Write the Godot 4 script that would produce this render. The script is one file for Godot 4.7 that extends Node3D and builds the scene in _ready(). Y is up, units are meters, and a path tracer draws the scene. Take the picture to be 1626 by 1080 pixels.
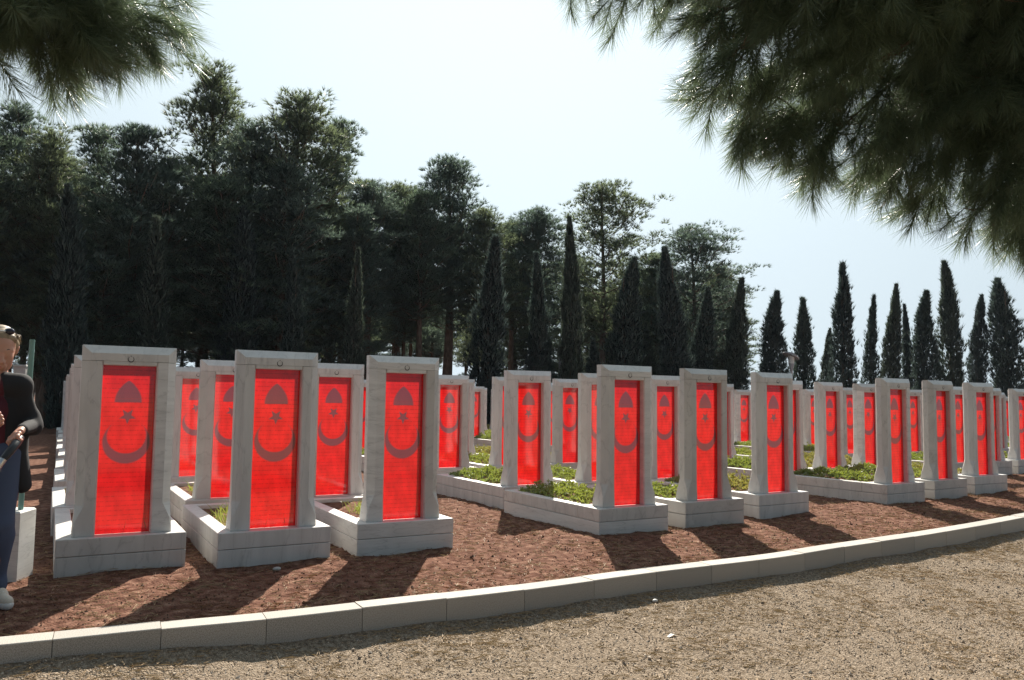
extends Node3D
# x right, y up, d = metres ahead of the camera (Godot's -z)

var rng := RandomNumberGenerator.new()
var used := {}
var M := {}

func _ready() -> void:
	rng.seed = 7
	setup_camera_and_light()
	make_materials()
	build_ground()
	build_kerb()
	build_graves()
	build_trees()
	build_overhanging_pines()
	build_small_things()
	build_person()
	build_litter()

# ------------------------------------------------------------------ camera, sky, sun
const CAM_Y := 1.2003
const PITCH := 0.0741
const ROLL := 0.0143

func setup_camera_and_light() -> void:
	var cam := Camera3D.new()
	cam.name = "camera"
	add_child(cam)
	cam.position = Vector3(0, CAM_Y, 0)
	cam.basis = Basis(Vector3.RIGHT, PITCH) * Basis(Vector3.BACK, ROLL)
	cam.fov = 45.75
	cam.near = 0.05
	cam.far = 1500.0
	cam.current = true
	var sun_dir := Vector3(0.014, 0.651, -0.759).normalized()
	var sun := DirectionalLight3D.new()
	sun.name = "sun"
	add_child(sun)
	sun.look_at_from_position(Vector3.ZERO, -sun_dir, Vector3.UP)
	sun.light_energy = 1.6
	sun.light_color = Color(1.0, 0.965, 0.91)
	sun.light_angular_distance = 0.5
	sun.shadow_enabled = true
	var env := Environment.new()
	env.background_mode = Environment.BG_SKY
	env.tonemap_mode = Environment.TONE_MAPPER_LINEAR
	env.tonemap_exposure = 2.1
	env.fog_enabled = true
	env.fog_density = 0.00018
	env.fog_light_color = Color(0.86, 0.93, 1.0)
	env.sdfgi_enabled = true
	env.ssao_enabled = true
	env.ssil_enabled = true
	# hazy clear sky: a bright aureole round the sun that fades into a duller blue away from it
	var w := 512
	var h := 256
	var im := Image.create(w, h, false, Image.FORMAT_RGBF)
	for y in h:
		var el := PI * 0.5 - PI * (y + 0.5) / h
		for x in w:
			var az := TAU * (x + 0.5) / w
			var dir := Vector3(sin(az) * cos(el), sin(el), -cos(az) * cos(el))
			var g := acos(clampf(dir.dot(sun_dir), -1, 1))
			var glow := exp(-pow(g / 1.03, 2.0))
			var low := exp(-maxf(el, 0.0) / 0.22)
			var c := Color(0.050, 0.078, 0.105) + Color(0.05, 0.052, 0.05) * low
			c += Color(0.43, 0.475, 0.49) * glow
			if el < 0.0:
				c = c.lerp(Color(0.22, 0.17, 0.13), clampf(-el * 12.0, 0, 1))
			im.set_pixel(x, y, Color(c.r, c.g, c.b))
	var pm := PanoramaSkyMaterial.new()
	pm.panorama = ImageTexture.create_from_image(im)
	var sky := Sky.new()
	sky.sky_material = pm
	env.sky = sky
	var we := WorldEnvironment.new()
	we.name = "environment"
	we.environment = env
	add_child(we)

# ------------------------------------------------------------------ helpers
func V(x: float, y: float, d: float) -> Vector3:
	return Vector3(x, y, -d)

func lin(r: float, g: float, b: float) -> Color:
	return Color(r, g, b).linear_to_srgb()

func numbered(called: String, parent: Node) -> String:
	var key := str(parent.get_instance_id()) + called
	var n: int = used.get(key, 0)
	used[key] = n + 1
	return called if n == 0 else "%s_%03d" % [called, n]

func root_of(called: String, label: String, category: String, at := Vector3.ZERO, yaw := 0.0, group := "") -> Node3D:
	var o := Node3D.new()
	o.name = numbered(called, self)
	add_child(o, true)
	o.position = at
	o.rotation.y = yaw
	tag(o, label, category, group)
	return o

func tag(o: Node, label: String, category: String, group := "", kind := "") -> void:
	if label: o.set_meta("label", label)
	if category: o.set_meta("category", category)
	if group: o.set_meta("group", group)
	if kind: o.set_meta("kind", kind)

func part(called: String, mesh: Mesh, mat: Material, parent: Node = self) -> MeshInstance3D:
	var o := MeshInstance3D.new()
	o.name = numbered(called, parent)
	o.mesh = mesh
	o.material_override = mat
	parent.add_child(o, true)
	return o

class MB:
	var v := PackedVector3Array()
	var n := PackedVector3Array()
	var u := PackedVector2Array()
	func tri(a: Vector3, b: Vector3, c: Vector3, na := Vector3.ZERO, nb := Vector3.ZERO, nc := Vector3.ZERO) -> void:
		# a, b, c counter-clockwise seen from outside
		var f := (b - a).cross(c - a).normalized()
		v.append(a); v.append(c); v.append(b)
		n.append(f if na == Vector3.ZERO else na)
		n.append(f if nc == Vector3.ZERO else nc)
		n.append(f if nb == Vector3.ZERO else nb)
	func quad(a: Vector3, b: Vector3, c: Vector3, d: Vector3) -> void:
		tri(a, b, c)
		tri(a, c, d)
	func squad(a: Vector3, b: Vector3, c: Vector3, d: Vector3, na: Vector3, nb: Vector3, nc: Vector3, nd: Vector3) -> void:
		tri(a, b, c, na, nb, nc)
		tri(a, c, d, na, nc, nd)
	func box(c: Vector3, s: Vector3, b := 0.0) -> void:
		var h := s * 0.5
		if b <= 0.0:
			var p := []
			for i in 8:
				p.append(c + Vector3(h.x * (1 if i & 1 else -1), h.y * (1 if i & 2 else -1), h.z * (1 if i & 4 else -1)))
			quad(p[4], p[5], p[7], p[6]); quad(p[1], p[0], p[2], p[3])
			quad(p[5], p[1], p[3], p[7]); quad(p[0], p[4], p[6], p[2])
			quad(p[6], p[7], p[3], p[2]); quad(p[0], p[1], p[5], p[4])
			return
		var i3 := h - Vector3(b, b, b)
		var ax := [Vector3.RIGHT, Vector3.UP, Vector3.BACK]
		for k in 3:
			var a: Vector3 = ax[k]
			var e: Vector3 = ax[(k + 1) % 3]
			var f: Vector3 = ax[(k + 2) % 3]
			for s1 in [-1.0, 1.0]:
				var o: Vector3 = c + a * (h[k] * s1)
				var p1: Vector3 = e * i3[(k + 1) % 3]
				var p2: Vector3 = f * i3[(k + 2) % 3]
				if s1 > 0: quad(o - p1 - p2, o + p1 - p2, o + p1 + p2, o - p1 + p2)
				else: quad(o - p1 - p2, o - p1 + p2, o + p1 + p2, o + p1 - p2)
			# edges along f between faces a and e
			for sa in [-1.0, 1.0]:
				for se in [-1.0, 1.0]:
					var A: Vector3 = c + a * (h[k] * sa) + e * (i3[(k + 1) % 3] * se)
					var B: Vector3 = c + a * (i3[k] * sa) + e * (h[(k + 1) % 3] * se)
					var L: Vector3 = f * i3[(k + 2) % 3]
					if sa * se > 0: quad(A - L, B - L, B + L, A + L)
					else: quad(A - L, A + L, B + L, B - L)
		for sx in [-1.0, 1.0]:
			for sy in [-1.0, 1.0]:
				for sz in [-1.0, 1.0]:
					var X := c + Vector3(h.x * sx, i3.y * sy, i3.z * sz)
					var Y := c + Vector3(i3.x * sx, h.y * sy, i3.z * sz)
					var Z := c + Vector3(i3.x * sx, i3.y * sy, h.z * sz)
					if sx * sy * sz > 0: tri(X, Y, Z)
					else: tri(X, Z, Y)
	func loft(rings: Array, cap := true) -> void:
		# rings: arrays of points, each counter-clockwise seen from the end of the path
		var m: int = rings[0].size()
		for r in rings.size() - 1:
			for i in m:
				var j := (i + 1) % m
				quad(rings[r][i], rings[r][j], rings[r + 1][j], rings[r + 1][i])
		if cap:
			var last: Array = rings[rings.size() - 1]
			for i in range(1, m - 1):
				tri(last[0], last[i], last[i + 1])
				tri(rings[0][0], rings[0][i + 1], rings[0][i])
	func tube(path: Array, radii: Array, sides := 7, cap := true) -> void:
		var rings := []
		var norms := []
		var up := Vector3(0.31, 0.2, 0.93).normalized()
		for i in path.size():
			var t: Vector3 = (path[mini(i + 1, path.size() - 1)] - path[maxi(i - 1, 0)]).normalized()
			if absf(t.dot(up)) > 0.95: up = Vector3(0.9, 0.1, -0.3).normalized()
			var a := t.cross(up).normalized()
			var b := t.cross(a)
			up = a.cross(t)
			var ring := []
			var nr := []
			for k in sides:
				var q := -TAU * k / sides
				var d := a * cos(q) + b * sin(q)
				if a.cross(b).dot(t) > 0:
					q = -q
					d = a * cos(q) + b * sin(q)
				ring.append(path[i] + d * radii[i])
				nr.append(d)
			rings.append(ring)
			norms.append(nr)
		for r in rings.size() - 1:
			for i in sides:
				var j := (i + 1) % sides
				squad(rings[r][i], rings[r][j], rings[r + 1][j], rings[r + 1][i], norms[r][i], norms[r][j], norms[r + 1][j], norms[r + 1][i])
		if cap:
			var z := rings.size() - 1
			for i in sides:
				var j := (i + 1) % sides
				tri(path[z], rings[z][i], rings[z][j])
				tri(path[0], rings[0][j], rings[0][i])
	func ball(c: Vector3, r: Vector3, nu := 12, nv := 8) -> void:
		for i in nv:
			for k in nu:
				var p := []
				var q := []
				for e in [[i, k], [i, k + 1], [i + 1, k + 1], [i + 1, k]]:
					var th: float = PI * e[0] / nv
					var ph: float = TAU * e[1] / nu
					var d := Vector3(sin(th) * cos(ph), cos(th), sin(th) * sin(ph))
					p.append(c + d * r)
					q.append((d / r).normalized())
				if i > 0: tri(p[0], p[1], p[2], q[0], q[1], q[2])
				if i < nv - 1: tri(p[0], p[2], p[3], q[0], q[2], q[3])
	func mesh() -> ArrayMesh:
		var a := []
		a.resize(Mesh.ARRAY_MAX)
		a[Mesh.ARRAY_VERTEX] = v
		a[Mesh.ARRAY_NORMAL] = n
		if u.size() == v.size() and u.size() > 0:
			a[Mesh.ARRAY_TEX_UV] = u
		var m := ArrayMesh.new()
		m.add_surface_from_arrays(Mesh.PRIMITIVE_TRIANGLES, a)
		return m

func spread(called: String, mesh: Mesh, mat: Material, where: Array, parent: Node = self) -> MultiMeshInstance3D:
	var mm := MultiMesh.new()
	mm.transform_format = MultiMesh.TRANSFORM_3D
	mm.mesh = mesh
	mm.instance_count = where.size()
	for i in where.size():
		mm.set_instance_transform(i, where[i])
	var o := MultiMeshInstance3D.new()
	o.name = numbered(called, parent)
	o.multimesh = mm
	o.material_override = mat
	o.set_meta("kind", "stuff")
	parent.add_child(o, true)
	return o

func rnd(a: float, b: float) -> float:
	return rng.randf_range(a, b)

func rvec() -> Vector3:
	return Vector3(rng.randfn(), rng.randfn(), rng.randfn()).normalized()

# ------------------------------------------------------------------ materials
func noise(seed_: int, freq: float, oct := 4, type := FastNoiseLite.TYPE_SIMPLEX_SMOOTH) -> FastNoiseLite:
	var f := FastNoiseLite.new()
	f.seed = seed_
	f.frequency = freq
	f.noise_type = type
	f.fractal_octaves = oct
	return f

func ramp(n: Image, stops: Array) -> Image:
	# grey -> colours (linear values) through a list of [at, Color]
	var lut := []
	for i in 256:
		var t := i / 255.0
		var c: Color = stops[0][1]
		for k in stops.size() - 1:
			if t >= stops[k][0]:
				c = stops[k][1].lerp(stops[k + 1][1], clampf((t - stops[k][0]) / (stops[k + 1][0] - stops[k][0]), 0, 1))
		lut.append(c.linear_to_srgb())
	var w := n.get_width()
	var h := n.get_height()
	n.convert(Image.FORMAT_L8)
	var src := n.get_data()
	var out := PackedByteArray()
	out.resize(w * h * 3)
	for i in w * h:
		var c: Color = lut[src[i]]
		out[i * 3] = c.r8; out[i * 3 + 1] = c.g8; out[i * 3 + 2] = c.b8
	return Image.create_from_data(w, h, false, Image.FORMAT_RGB8, out)

func tex(im: Image) -> ImageTexture:
	return ImageTexture.create_from_image(im)

func triplanar(m: StandardMaterial3D, scale: Vector3, world := true) -> void:
	m.uv1_triplanar = true
	m.uv1_world_triplanar = world
	m.uv1_scale = scale
	m.uv1_triplanar_sharpness = 4.0

func plain(c: Color, rough := 0.8, metal := 0.0) -> StandardMaterial3D:
	var m := StandardMaterial3D.new()
	m.albedo_color = c
	m.roughness = rough
	m.metallic = metal
	return m

func leafy(c: Color, back: Color, rough := 0.55) -> StandardMaterial3D:
	var m := plain(c, rough)
	m.cull_mode = BaseMaterial3D.CULL_DISABLED
	m.backlight_enabled = true
	m.backlight = back
	return m

func make_materials() -> void:
	# marble: cloudy greys with thin veins and faint stains, four slabs
	var tones := [Color(0.56, 0.545, 0.52), Color(0.63, 0.62, 0.60), Color(0.49, 0.475, 0.45), Color(0.57, 0.56, 0.545)]
	var scales := [Vector3(1.5, 0.55, 1.5), Vector3(0.5, 2.4, 0.5), Vector3(0.9, 0.7, 0.9), Vector3(2.4, 0.35, 2.4)]
	M.marble = []
	for k in 4:
		var cloud := noise(11 + k, 0.008, 5)
		cloud.domain_warp_enabled = true
		cloud.domain_warp_amplitude = 50.0
		cloud.domain_warp_frequency = 0.008
		var vein := noise(61 + k, 0.006, 3)
		vein.domain_warp_enabled = true
		vein.domain_warp_amplitude = 45.0
		vein.domain_warp_frequency = 0.014
		var grain := noise(81 + k, 0.3, 2)
		var ci := cloud.get_seamless_image(512, 512).get_data()
		var vi := vein.get_seamless_image(512, 512).get_data()
		var gi := grain.get_seamless_image(512, 512).get_data()
		var out := PackedByteArray()
		out.resize(512 * 512 * 3)
		var t: Color = tones[k]
		for i in 512 * 512:
			var l := 0.86 + 0.24 * ci[i] / 255.0 + 0.05 * (gi[i] / 255.0 - 0.5)
			var d := absf(vi[i] / 255.0 - 0.52)
			l *= 1.0 - 0.19 * exp(-d * d * 9000.0) - 0.08 * exp(-d * d * 500.0)
			var warm := 0.02 * (ci[(i * 7) % (512 * 512)] / 255.0)
			var c := Color(t.r * l, t.g * l, t.b * l * (1.0 - warm)).linear_to_srgb()
			out[i * 3] = clampi(int(c.r * 255.0), 0, 255)
			out[i * 3 + 1] = clampi(int(c.g * 255.0), 0, 255)
			out[i * 3 + 2] = clampi(int(c.b * 255.0), 0, 255)
		var m := StandardMaterial3D.new()
		m.albedo_texture = tex(Image.create_from_data(512, 512, false, Image.FORMAT_RGB8, out))
		m.roughness = 0.45
		triplanar(m, scales[k])
		M.marble.append(m)
	# soil
	var fs := noise(21, 0.02, 6)
	var soil := StandardMaterial3D.new()
	soil.albedo_texture = tex(ramp(fs.get_seamless_image(1024, 1024), [[0.0, Color(0.05, 0.022, 0.014)], [0.35, Color(0.108, 0.052, 0.036)], [0.55, Color(0.155, 0.080, 0.056)], [0.75, Color(0.205, 0.114, 0.080)], [1.0, Color(0.31, 0.20, 0.14)]]))
	soil.roughness = 1.0
	soil.metallic_specular = 0.15
	triplanar(soil, Vector3(0.45, 0.45, 0.45))
	soil.heightmap_enabled = true
	soil.heightmap_texture = tex(noise(22, 0.11, 5).get_seamless_image(1024, 1024))
	soil.heightmap_scale = 1.1
	M.soil = soil
	var gr := StandardMaterial3D.new()
	gr.albedo_texture = tex(ramp(noise(31, 0.05, 5).get_seamless_image(1024, 1024), [[0.0, Color(0.09, 0.065, 0.046)], [0.35, Color(0.20, 0.155, 0.113)], [0.6, Color(0.28, 0.222, 0.165)], [1.0, Color(0.42, 0.345, 0.27)]]))
	gr.roughness = 1.0
	gr.metallic_specular = 0.15
	triplanar(gr, Vector3(0.6, 0.6, 0.6))
	gr.heightmap_enabled = true
	gr.heightmap_texture = tex(noise(32, 0.12, 4).get_seamless_image(1024, 1024))
	gr.heightmap_scale = 2.0
	M.gravel = gr
	# speckled granite for the kerb
	var kb := StandardMaterial3D.new()
	kb.albedo_texture = tex(ramp(noise(41, 0.22, 3).get_seamless_image(512, 512), [[0.0, Color(0.14, 0.125, 0.105)], [0.4, Color(0.315, 0.30, 0.275)], [0.6, Color(0.40, 0.385, 0.36)], [1.0, Color(0.55, 0.52, 0.465)]]))
	kb.roughness = 0.8
	triplanar(kb, Vector3(1.3, 1.3, 1.3))
	var kb2: StandardMaterial3D = kb.duplicate()
	kb2.albedo_color = Color(0.95, 0.94, 0.925)
	var kb3: StandardMaterial3D = kb.duplicate()
	kb3.albedo_color = Color(1.0, 0.985, 0.965)
	M.granite = [kb2, kb3, kb2, kb3, kb3]
	# bark
	var bk := StandardMaterial3D.new()
	bk.albedo_texture = tex(ramp(noise(51, 0.03, 4, FastNoiseLite.TYPE_CELLULAR).get_seamless_image(256, 256), [[0.0, Color(0.05, 0.038, 0.03)], [0.5, Color(0.13, 0.09, 0.065)], [1.0, Color(0.20, 0.145, 0.11)]]))
	bk.roughness = 1.0
	triplanar(bk, Vector3(1.6, 0.45, 1.6))
	M.bark = bk
	M.pine = [leafy(lin(0.086, 0.118, 0.092), Color(0.46, 0.54, 0.42)), leafy(lin(0.078, 0.108, 0.094), Color(0.44, 0.52, 0.44)), leafy(lin(0.100, 0.124, 0.084), Color(0.5, 0.56, 0.4))]
	M.cypress = [leafy(lin(0.056, 0.086, 0.076), Color(0.26, 0.3, 0.27)), leafy(lin(0.066, 0.092, 0.072), Color(0.3, 0.33, 0.27)), leafy(lin(0.052, 0.078, 0.074), Color(0.26, 0.3, 0.28))]
	M.near_needles = leafy(lin(0.074, 0.102, 0.066), Color(0.44, 0.5, 0.38), 0.36)
	M.near_needles.metallic_specular = 0.35
	M.sedum = [leafy(lin(0.20, 0.21, 0.085), Color(0.5, 0.55, 0.2)), leafy(lin(0.15, 0.175, 0.075), Color(0.5, 0.55, 0.2)), leafy(lin(0.23, 0.215, 0.10), Color(0.5, 0.5, 0.2))]
	M.straw = leafy(lin(0.40, 0.28, 0.16), Color(0.3, 0.28, 0.2), 0.7)
	M.straw_red = leafy(lin(0.22, 0.11, 0.055), Color(0.3, 0.2, 0.1), 0.7)
	M.black_inlay = plain(lin(0.035, 0.03, 0.028), 0.5)
	M.white_paint = plain(lin(0.75, 0.74, 0.70), 0.5)
	M.green_paint = plain(lin(0.16, 0.30, 0.26), 0.5)
	M.grey_metal = plain(lin(0.30, 0.31, 0.33), 0.5, 0.2)
	M.bright_metal = plain(lin(0.62, 0.62, 0.62), 0.25, 0.9)
	M.lamp_glass = plain(lin(0.55, 0.58, 0.58), 0.2)
	M.black_rubber = plain(lin(0.018, 0.018, 0.020), 0.35)
	M.black_cloth = plain(lin(0.014, 0.014, 0.016), 0.9)
	M.maroon_cloth = plain(lin(0.075, 0.008, 0.016), 0.85)
	M.denim = plain(lin(0.055, 0.075, 0.13), 0.9)
	M.orange_cloth = plain(lin(0.62, 0.20, 0.05), 0.85)
	M.white_cloth = plain(lin(0.72, 0.71, 0.68), 0.8)
	M.cream_leather = plain(lin(0.60, 0.54, 0.45), 0.7)
	M.pink_plastic = plain(lin(0.45, 0.03, 0.12), 0.35)
	M.lens = plain(lin(0.02, 0.018, 0.03), 0.05)
	M.hair = plain(lin(0.28, 0.21, 0.13), 0.45)
	M.dark_hair = plain(lin(0.05, 0.03, 0.022), 0.6)
	M.lips = plain(lin(0.42, 0.12, 0.11), 0.45)
	M.skin = plain(lin(0.50, 0.27, 0.19), 0.5)
	M.skin.subsurf_scatter_enabled = true
	M.skin.subsurf_scatter_strength = 0.25
	M.panel = []
	var art := panel_print()
	for k in 3:
		var m := StandardMaterial3D.new()
		m.albedo_texture = tex(art)
		m.albedo_color = [Color(1, 1, 1), Color(0.97, 0.93, 0.95), Color(1, 0.97, 0.9)][k]
		m.roughness = 0.06
		m.metallic_specular = 1.0
		m.cull_mode = BaseMaterial3D.CULL_DISABLED
		m.backlight_enabled = true
		m.backlight = Color(0.86, 0.86, 0.86)
		M.panel.append(m)

func panel_print() -> Image:
	# the print on the red panels: cap, star and crescent over rows of faint lettering
	var w := 240
	var h := 811
	var red := Color(0.64, 0.015, 0.016)
	var grey := Color(0.135, 0.052, 0.066)
	var im := Image.create(w, h, false, Image.FORMAT_RGB8)
	var nz := noise(71, 0.03, 3)
	var fine := noise(72, 0.25, 2)
	var star := PackedVector2Array()
	for i in 10:
		var r := 0.165 if i % 2 == 0 else 0.068
		star.append(Vector2(0.5 + r * sin(TAU * i / 10.0), 1.04 + r * cos(TAU * i / 10.0)))
	for y in h:
		var q := (y + 0.5) / w
		# rows of names on the far side show through as thin darker lines
		var row := fposmod(q, 0.094) / 0.094
		var band := smoothstep(0.0, 0.1, row) * (1.0 - smoothstep(0.14, 0.30, row))
		for x in w:
			var p := Vector2((x + 0.5) / w, q)
			var c := red * (1.0 + 0.26 * nz.get_noise_2d(x * 0.5, y * 0.25) + 0.10 * fine.get_noise_2d(x * 2.0, y * 2.0))
			c = c * (1.0 - 0.40 * band * clampf(0.55 + 1.3 * fine.get_noise_2d(x * 0.5, floorf(q / 0.094) * 31.0), 0.0, 1.0))
			var ink := 0.0
			# cap: a dome with a flat foot
			var cy := (p.y - 0.32) / 0.443
			if cy > 0.0 and cy < 1.0:
				var half := 0.247 * pow(sin(PI * 0.5 * minf(cy * 1.08, 1.0)), 0.78)
				ink = maxf(ink, smoothstep(-0.022, 0.022, half - absf(p.x - 0.5)))
				if cy > 0.80 and cy < 0.83: ink *= 0.86
			if p.y > 0.85 and p.y < 1.23 and Geometry2D.is_point_in_polygon(p, star): ink = 1.0
			var o := 0.437 - p.distance_to(Vector2(0.5, 1.557))
			var i2 := p.distance_to(Vector2(0.5, 1.434)) - 0.360
			ink = maxf(ink, smoothstep(-0.02, 0.02, minf(o, i2)))
			c = c.lerp(grey * (1.0 + 0.25 * fine.get_noise_2d(x, y)), ink * 0.9)
			im.set_pixel(x, y, Color(clampf(c.r, 0, 1), clampf(c.g, 0, 1), clampf(c.b, 0, 1)).linear_to_srgb())
	return im

# ------------------------------------------------------------------ ground and kerb
const KERB := [Vector2(-9.0, 0.8), Vector2(-3.6, 3.27), Vector2(-2.35, 3.83), Vector2(-1.72, 4.14), Vector2(-1.25, 4.35), Vector2(-0.73, 4.63), Vector2(0.1, 5.08), Vector2(1.01, 5.65), Vector2(2.02, 6.22), Vector2(2.75, 6.73), Vector2(3.87, 7.48), Vector2(5.47, 8.68), Vector2(8.0, 10.75), Vector2(14.0, 15.9), Vector2(60.0, 56.0)]

func kerb_d(x: float) -> float:
	var k := 0
	while k < KERB.size() - 2 and x > KERB[k + 1].x: k += 1
	var p1: Vector2 = KERB[k]
	var p2: Vector2 = KERB[k + 1]
	var p0: Vector2 = KERB[maxi(k - 1, 0)]
	var p3: Vector2 = KERB[mini(k + 2, KERB.size() - 1)]
	var m1 := (p2.y - p0.y) / (p2.x - p0.x)
	var m2 := (p3.y - p1.y) / (p3.x - p1.x)
	var w := p2.x - p1.x
	var t := (x - p1.x) / w
	if t < 0.0: return p1.y + m1 * (x - p1.x)
	if t > 1.0: return p2.y + m2 * (x - p2.x)
	return p1.y * (1 + 2 * t) * (1 - t) * (1 - t) + m1 * w * t * (1 - t) * (1 - t) + p2.y * t * t * (3 - 2 * t) + m2 * w * t * t * (t - 1)

var gn: FastNoiseLite
func soil_y(x: float, d: float) -> float:
	return 0.030 * gn.get_noise_2d(x * 9.0, d * 9.0) + 0.014 * gn.get_noise_2d(x * 55.0, d * 55.0)

func gravel_y(x: float, d: float) -> float:
	var away := kerb_d(x) - d
	return -0.145 + 0.055 * exp(-away / 0.12) + 0.045 * smoothstep(-1.0, -2.3, x) + 0.018 * gn.get_noise_2d(x * 7.0 + 90.0, d * 7.0) + 0.008 * gn.get_noise_2d(x * 60.0, d * 60.0)

func steps(a: float, b: float, near_a: float, near_b: float, fine: float, grow: float) -> Array:
	# fine steps between near_a and near_b, growing ones outside
	var s := []
	var x := near_a
	var st := fine
	while x > a:
		s.push_front(x)
		st *= grow
		x -= st
	s.push_front(a)
	x = near_a + fine
	while x < near_b:
		s.append(x)
		x += fine
	st = fine
	while x < b:
		s.append(x)
		st *= grow
		x += st
	s.append(b)
	return s

func sheet(xs: Array, vs: Array, f: Callable) -> ArrayMesh:
	var st := SurfaceTool.new()
	st.begin(Mesh.PRIMITIVE_TRIANGLES)
	for x in xs:
		for v in vs:
			st.add_vertex(f.call(x, v))
	var m := vs.size()
	for i in xs.size() - 1:
		for j in m - 1:
			var a := i * m + j
			st.add_index(a); st.add_index(a + 1); st.add_index(a + m + 1)
			st.add_index(a); st.add_index(a + m + 1); st.add_index(a + m)
	st.generate_normals()
	return st.commit()

func build_ground() -> void:
	gn = noise(5, 0.11, 3)
	var xs := steps(-400, 500, -4.5, 9.0, 0.07, 1.12)
	var m := sheet(xs, steps(0.0, 700.0, 0.0, 5.0, 0.07, 1.10), func(x: float, v: float) -> Vector3:
		var d := kerb_d(x) + 0.06 + v
		return V(x, soil_y(x, d) if v < 30.0 else 0.0, d))
	var o := part("soil_ground", m, M.soil)
	tag(o, "reddish brown soil strewn with dry pine needles under the graves", "ground", "", "structure")
	m = sheet(xs, steps(-0.035, 300.0, -0.035, 4.0, 0.07, 1.12), func(x: float, v: float) -> Vector3:
		var d := kerb_d(x) - v
		return V(x, gravel_y(x, minf(d, kerb_d(x))), d))
	o = part("gravel_path", m, M.gravel)
	tag(o, "pale grey gravel path with dry needles in front of the kerb", "path", "", "structure")

func build_kerb() -> void:
	var root := root_of("kerb", "curved pale granite kerb between gravel path and graves", "kerb")
	root.set_meta("kind", "structure")
	# joints measured along the curve
	var joints := [-6.2, -5.4, -4.6, -3.9, -3.1, -2.16, -1.735, -1.27, -0.81, -0.36, 0.1, 0.56, 1.02, 1.46, 1.87, 2.32, 2.76, 3.2, 3.62, 4.08, 4.55, 5.0, 5.5, 6.0, 6.6, 7.2, 7.8, 8.4, 9.0, 9.7, 10.4, 11.1, 11.8]
	for k in joints.size() - 1:
		var a: float = joints[k] + 0.0015
		var b: float = joints[k + 1] - 0.0015
		var rings := []
		var lift := rnd(-0.003, 0.003)
		for i in 7:
			var x := lerpf(a, b, i / 6.0)
			var slope := (kerb_d(x + 0.02) - kerb_d(x - 0.02)) / 0.04
			var nrm := Vector2(-slope, 1.0).normalized() * 0.15
			var f := Vector2(x, kerb_d(x))
			var g := f + nrm
			var e := nrm * 0.03
			rings.append([V(f.x, -0.3, f.y), V(f.x, 0.029 + lift, f.y), V(f.x + e.x, 0.033 + lift, f.y + e.y), V(g.x - e.x, 0.033 + lift, g.y - e.y), V(g.x, 0.029 + lift, g.y), V(g.x, -0.3, g.y)])
		var mb := MB.new()
		for r in rings: r.reverse()
		mb.loft(rings)
		part("kerbstone", mb.mesh(), M.granite[k % 5], root)

# ------------------------------------------------------------------ graves
const TH := 0.5103
const FAN := 0.0072
const PED := 0.2377
const STONE := 1.3

func row_angle(al: float) -> float:
	return TH + FAN * al if al < 10.0 else 0.535

func row_point(al: float) -> Vector2:
	var p := Vector2(-2.62, 5.536)
	var n := maxi(1, int(al / 0.5))
	for i in n:
		var a := row_angle(al * (i + 0.5) / n)
		p += Vector2(cos(a), sin(a)) * (al / n)
	return p

func pixel(p: Vector3) -> Vector2:
	# where a point stands in the frame, 1626 wide: used only to leave out graves that lie outside it
	var y := p.y - CAM_Y
	var d := -p.z
	var y2 := cos(PITCH) * y - sin(PITCH) * d
	var z2 := sin(PITCH) * y + cos(PITCH) * d
	return Vector2(813 + 1280 * p.x / z2, 540 - 1280 * y2 / z2) if z2 > 0.1 else Vector2(-9999, 0)

var grave_mesh := {}

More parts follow.
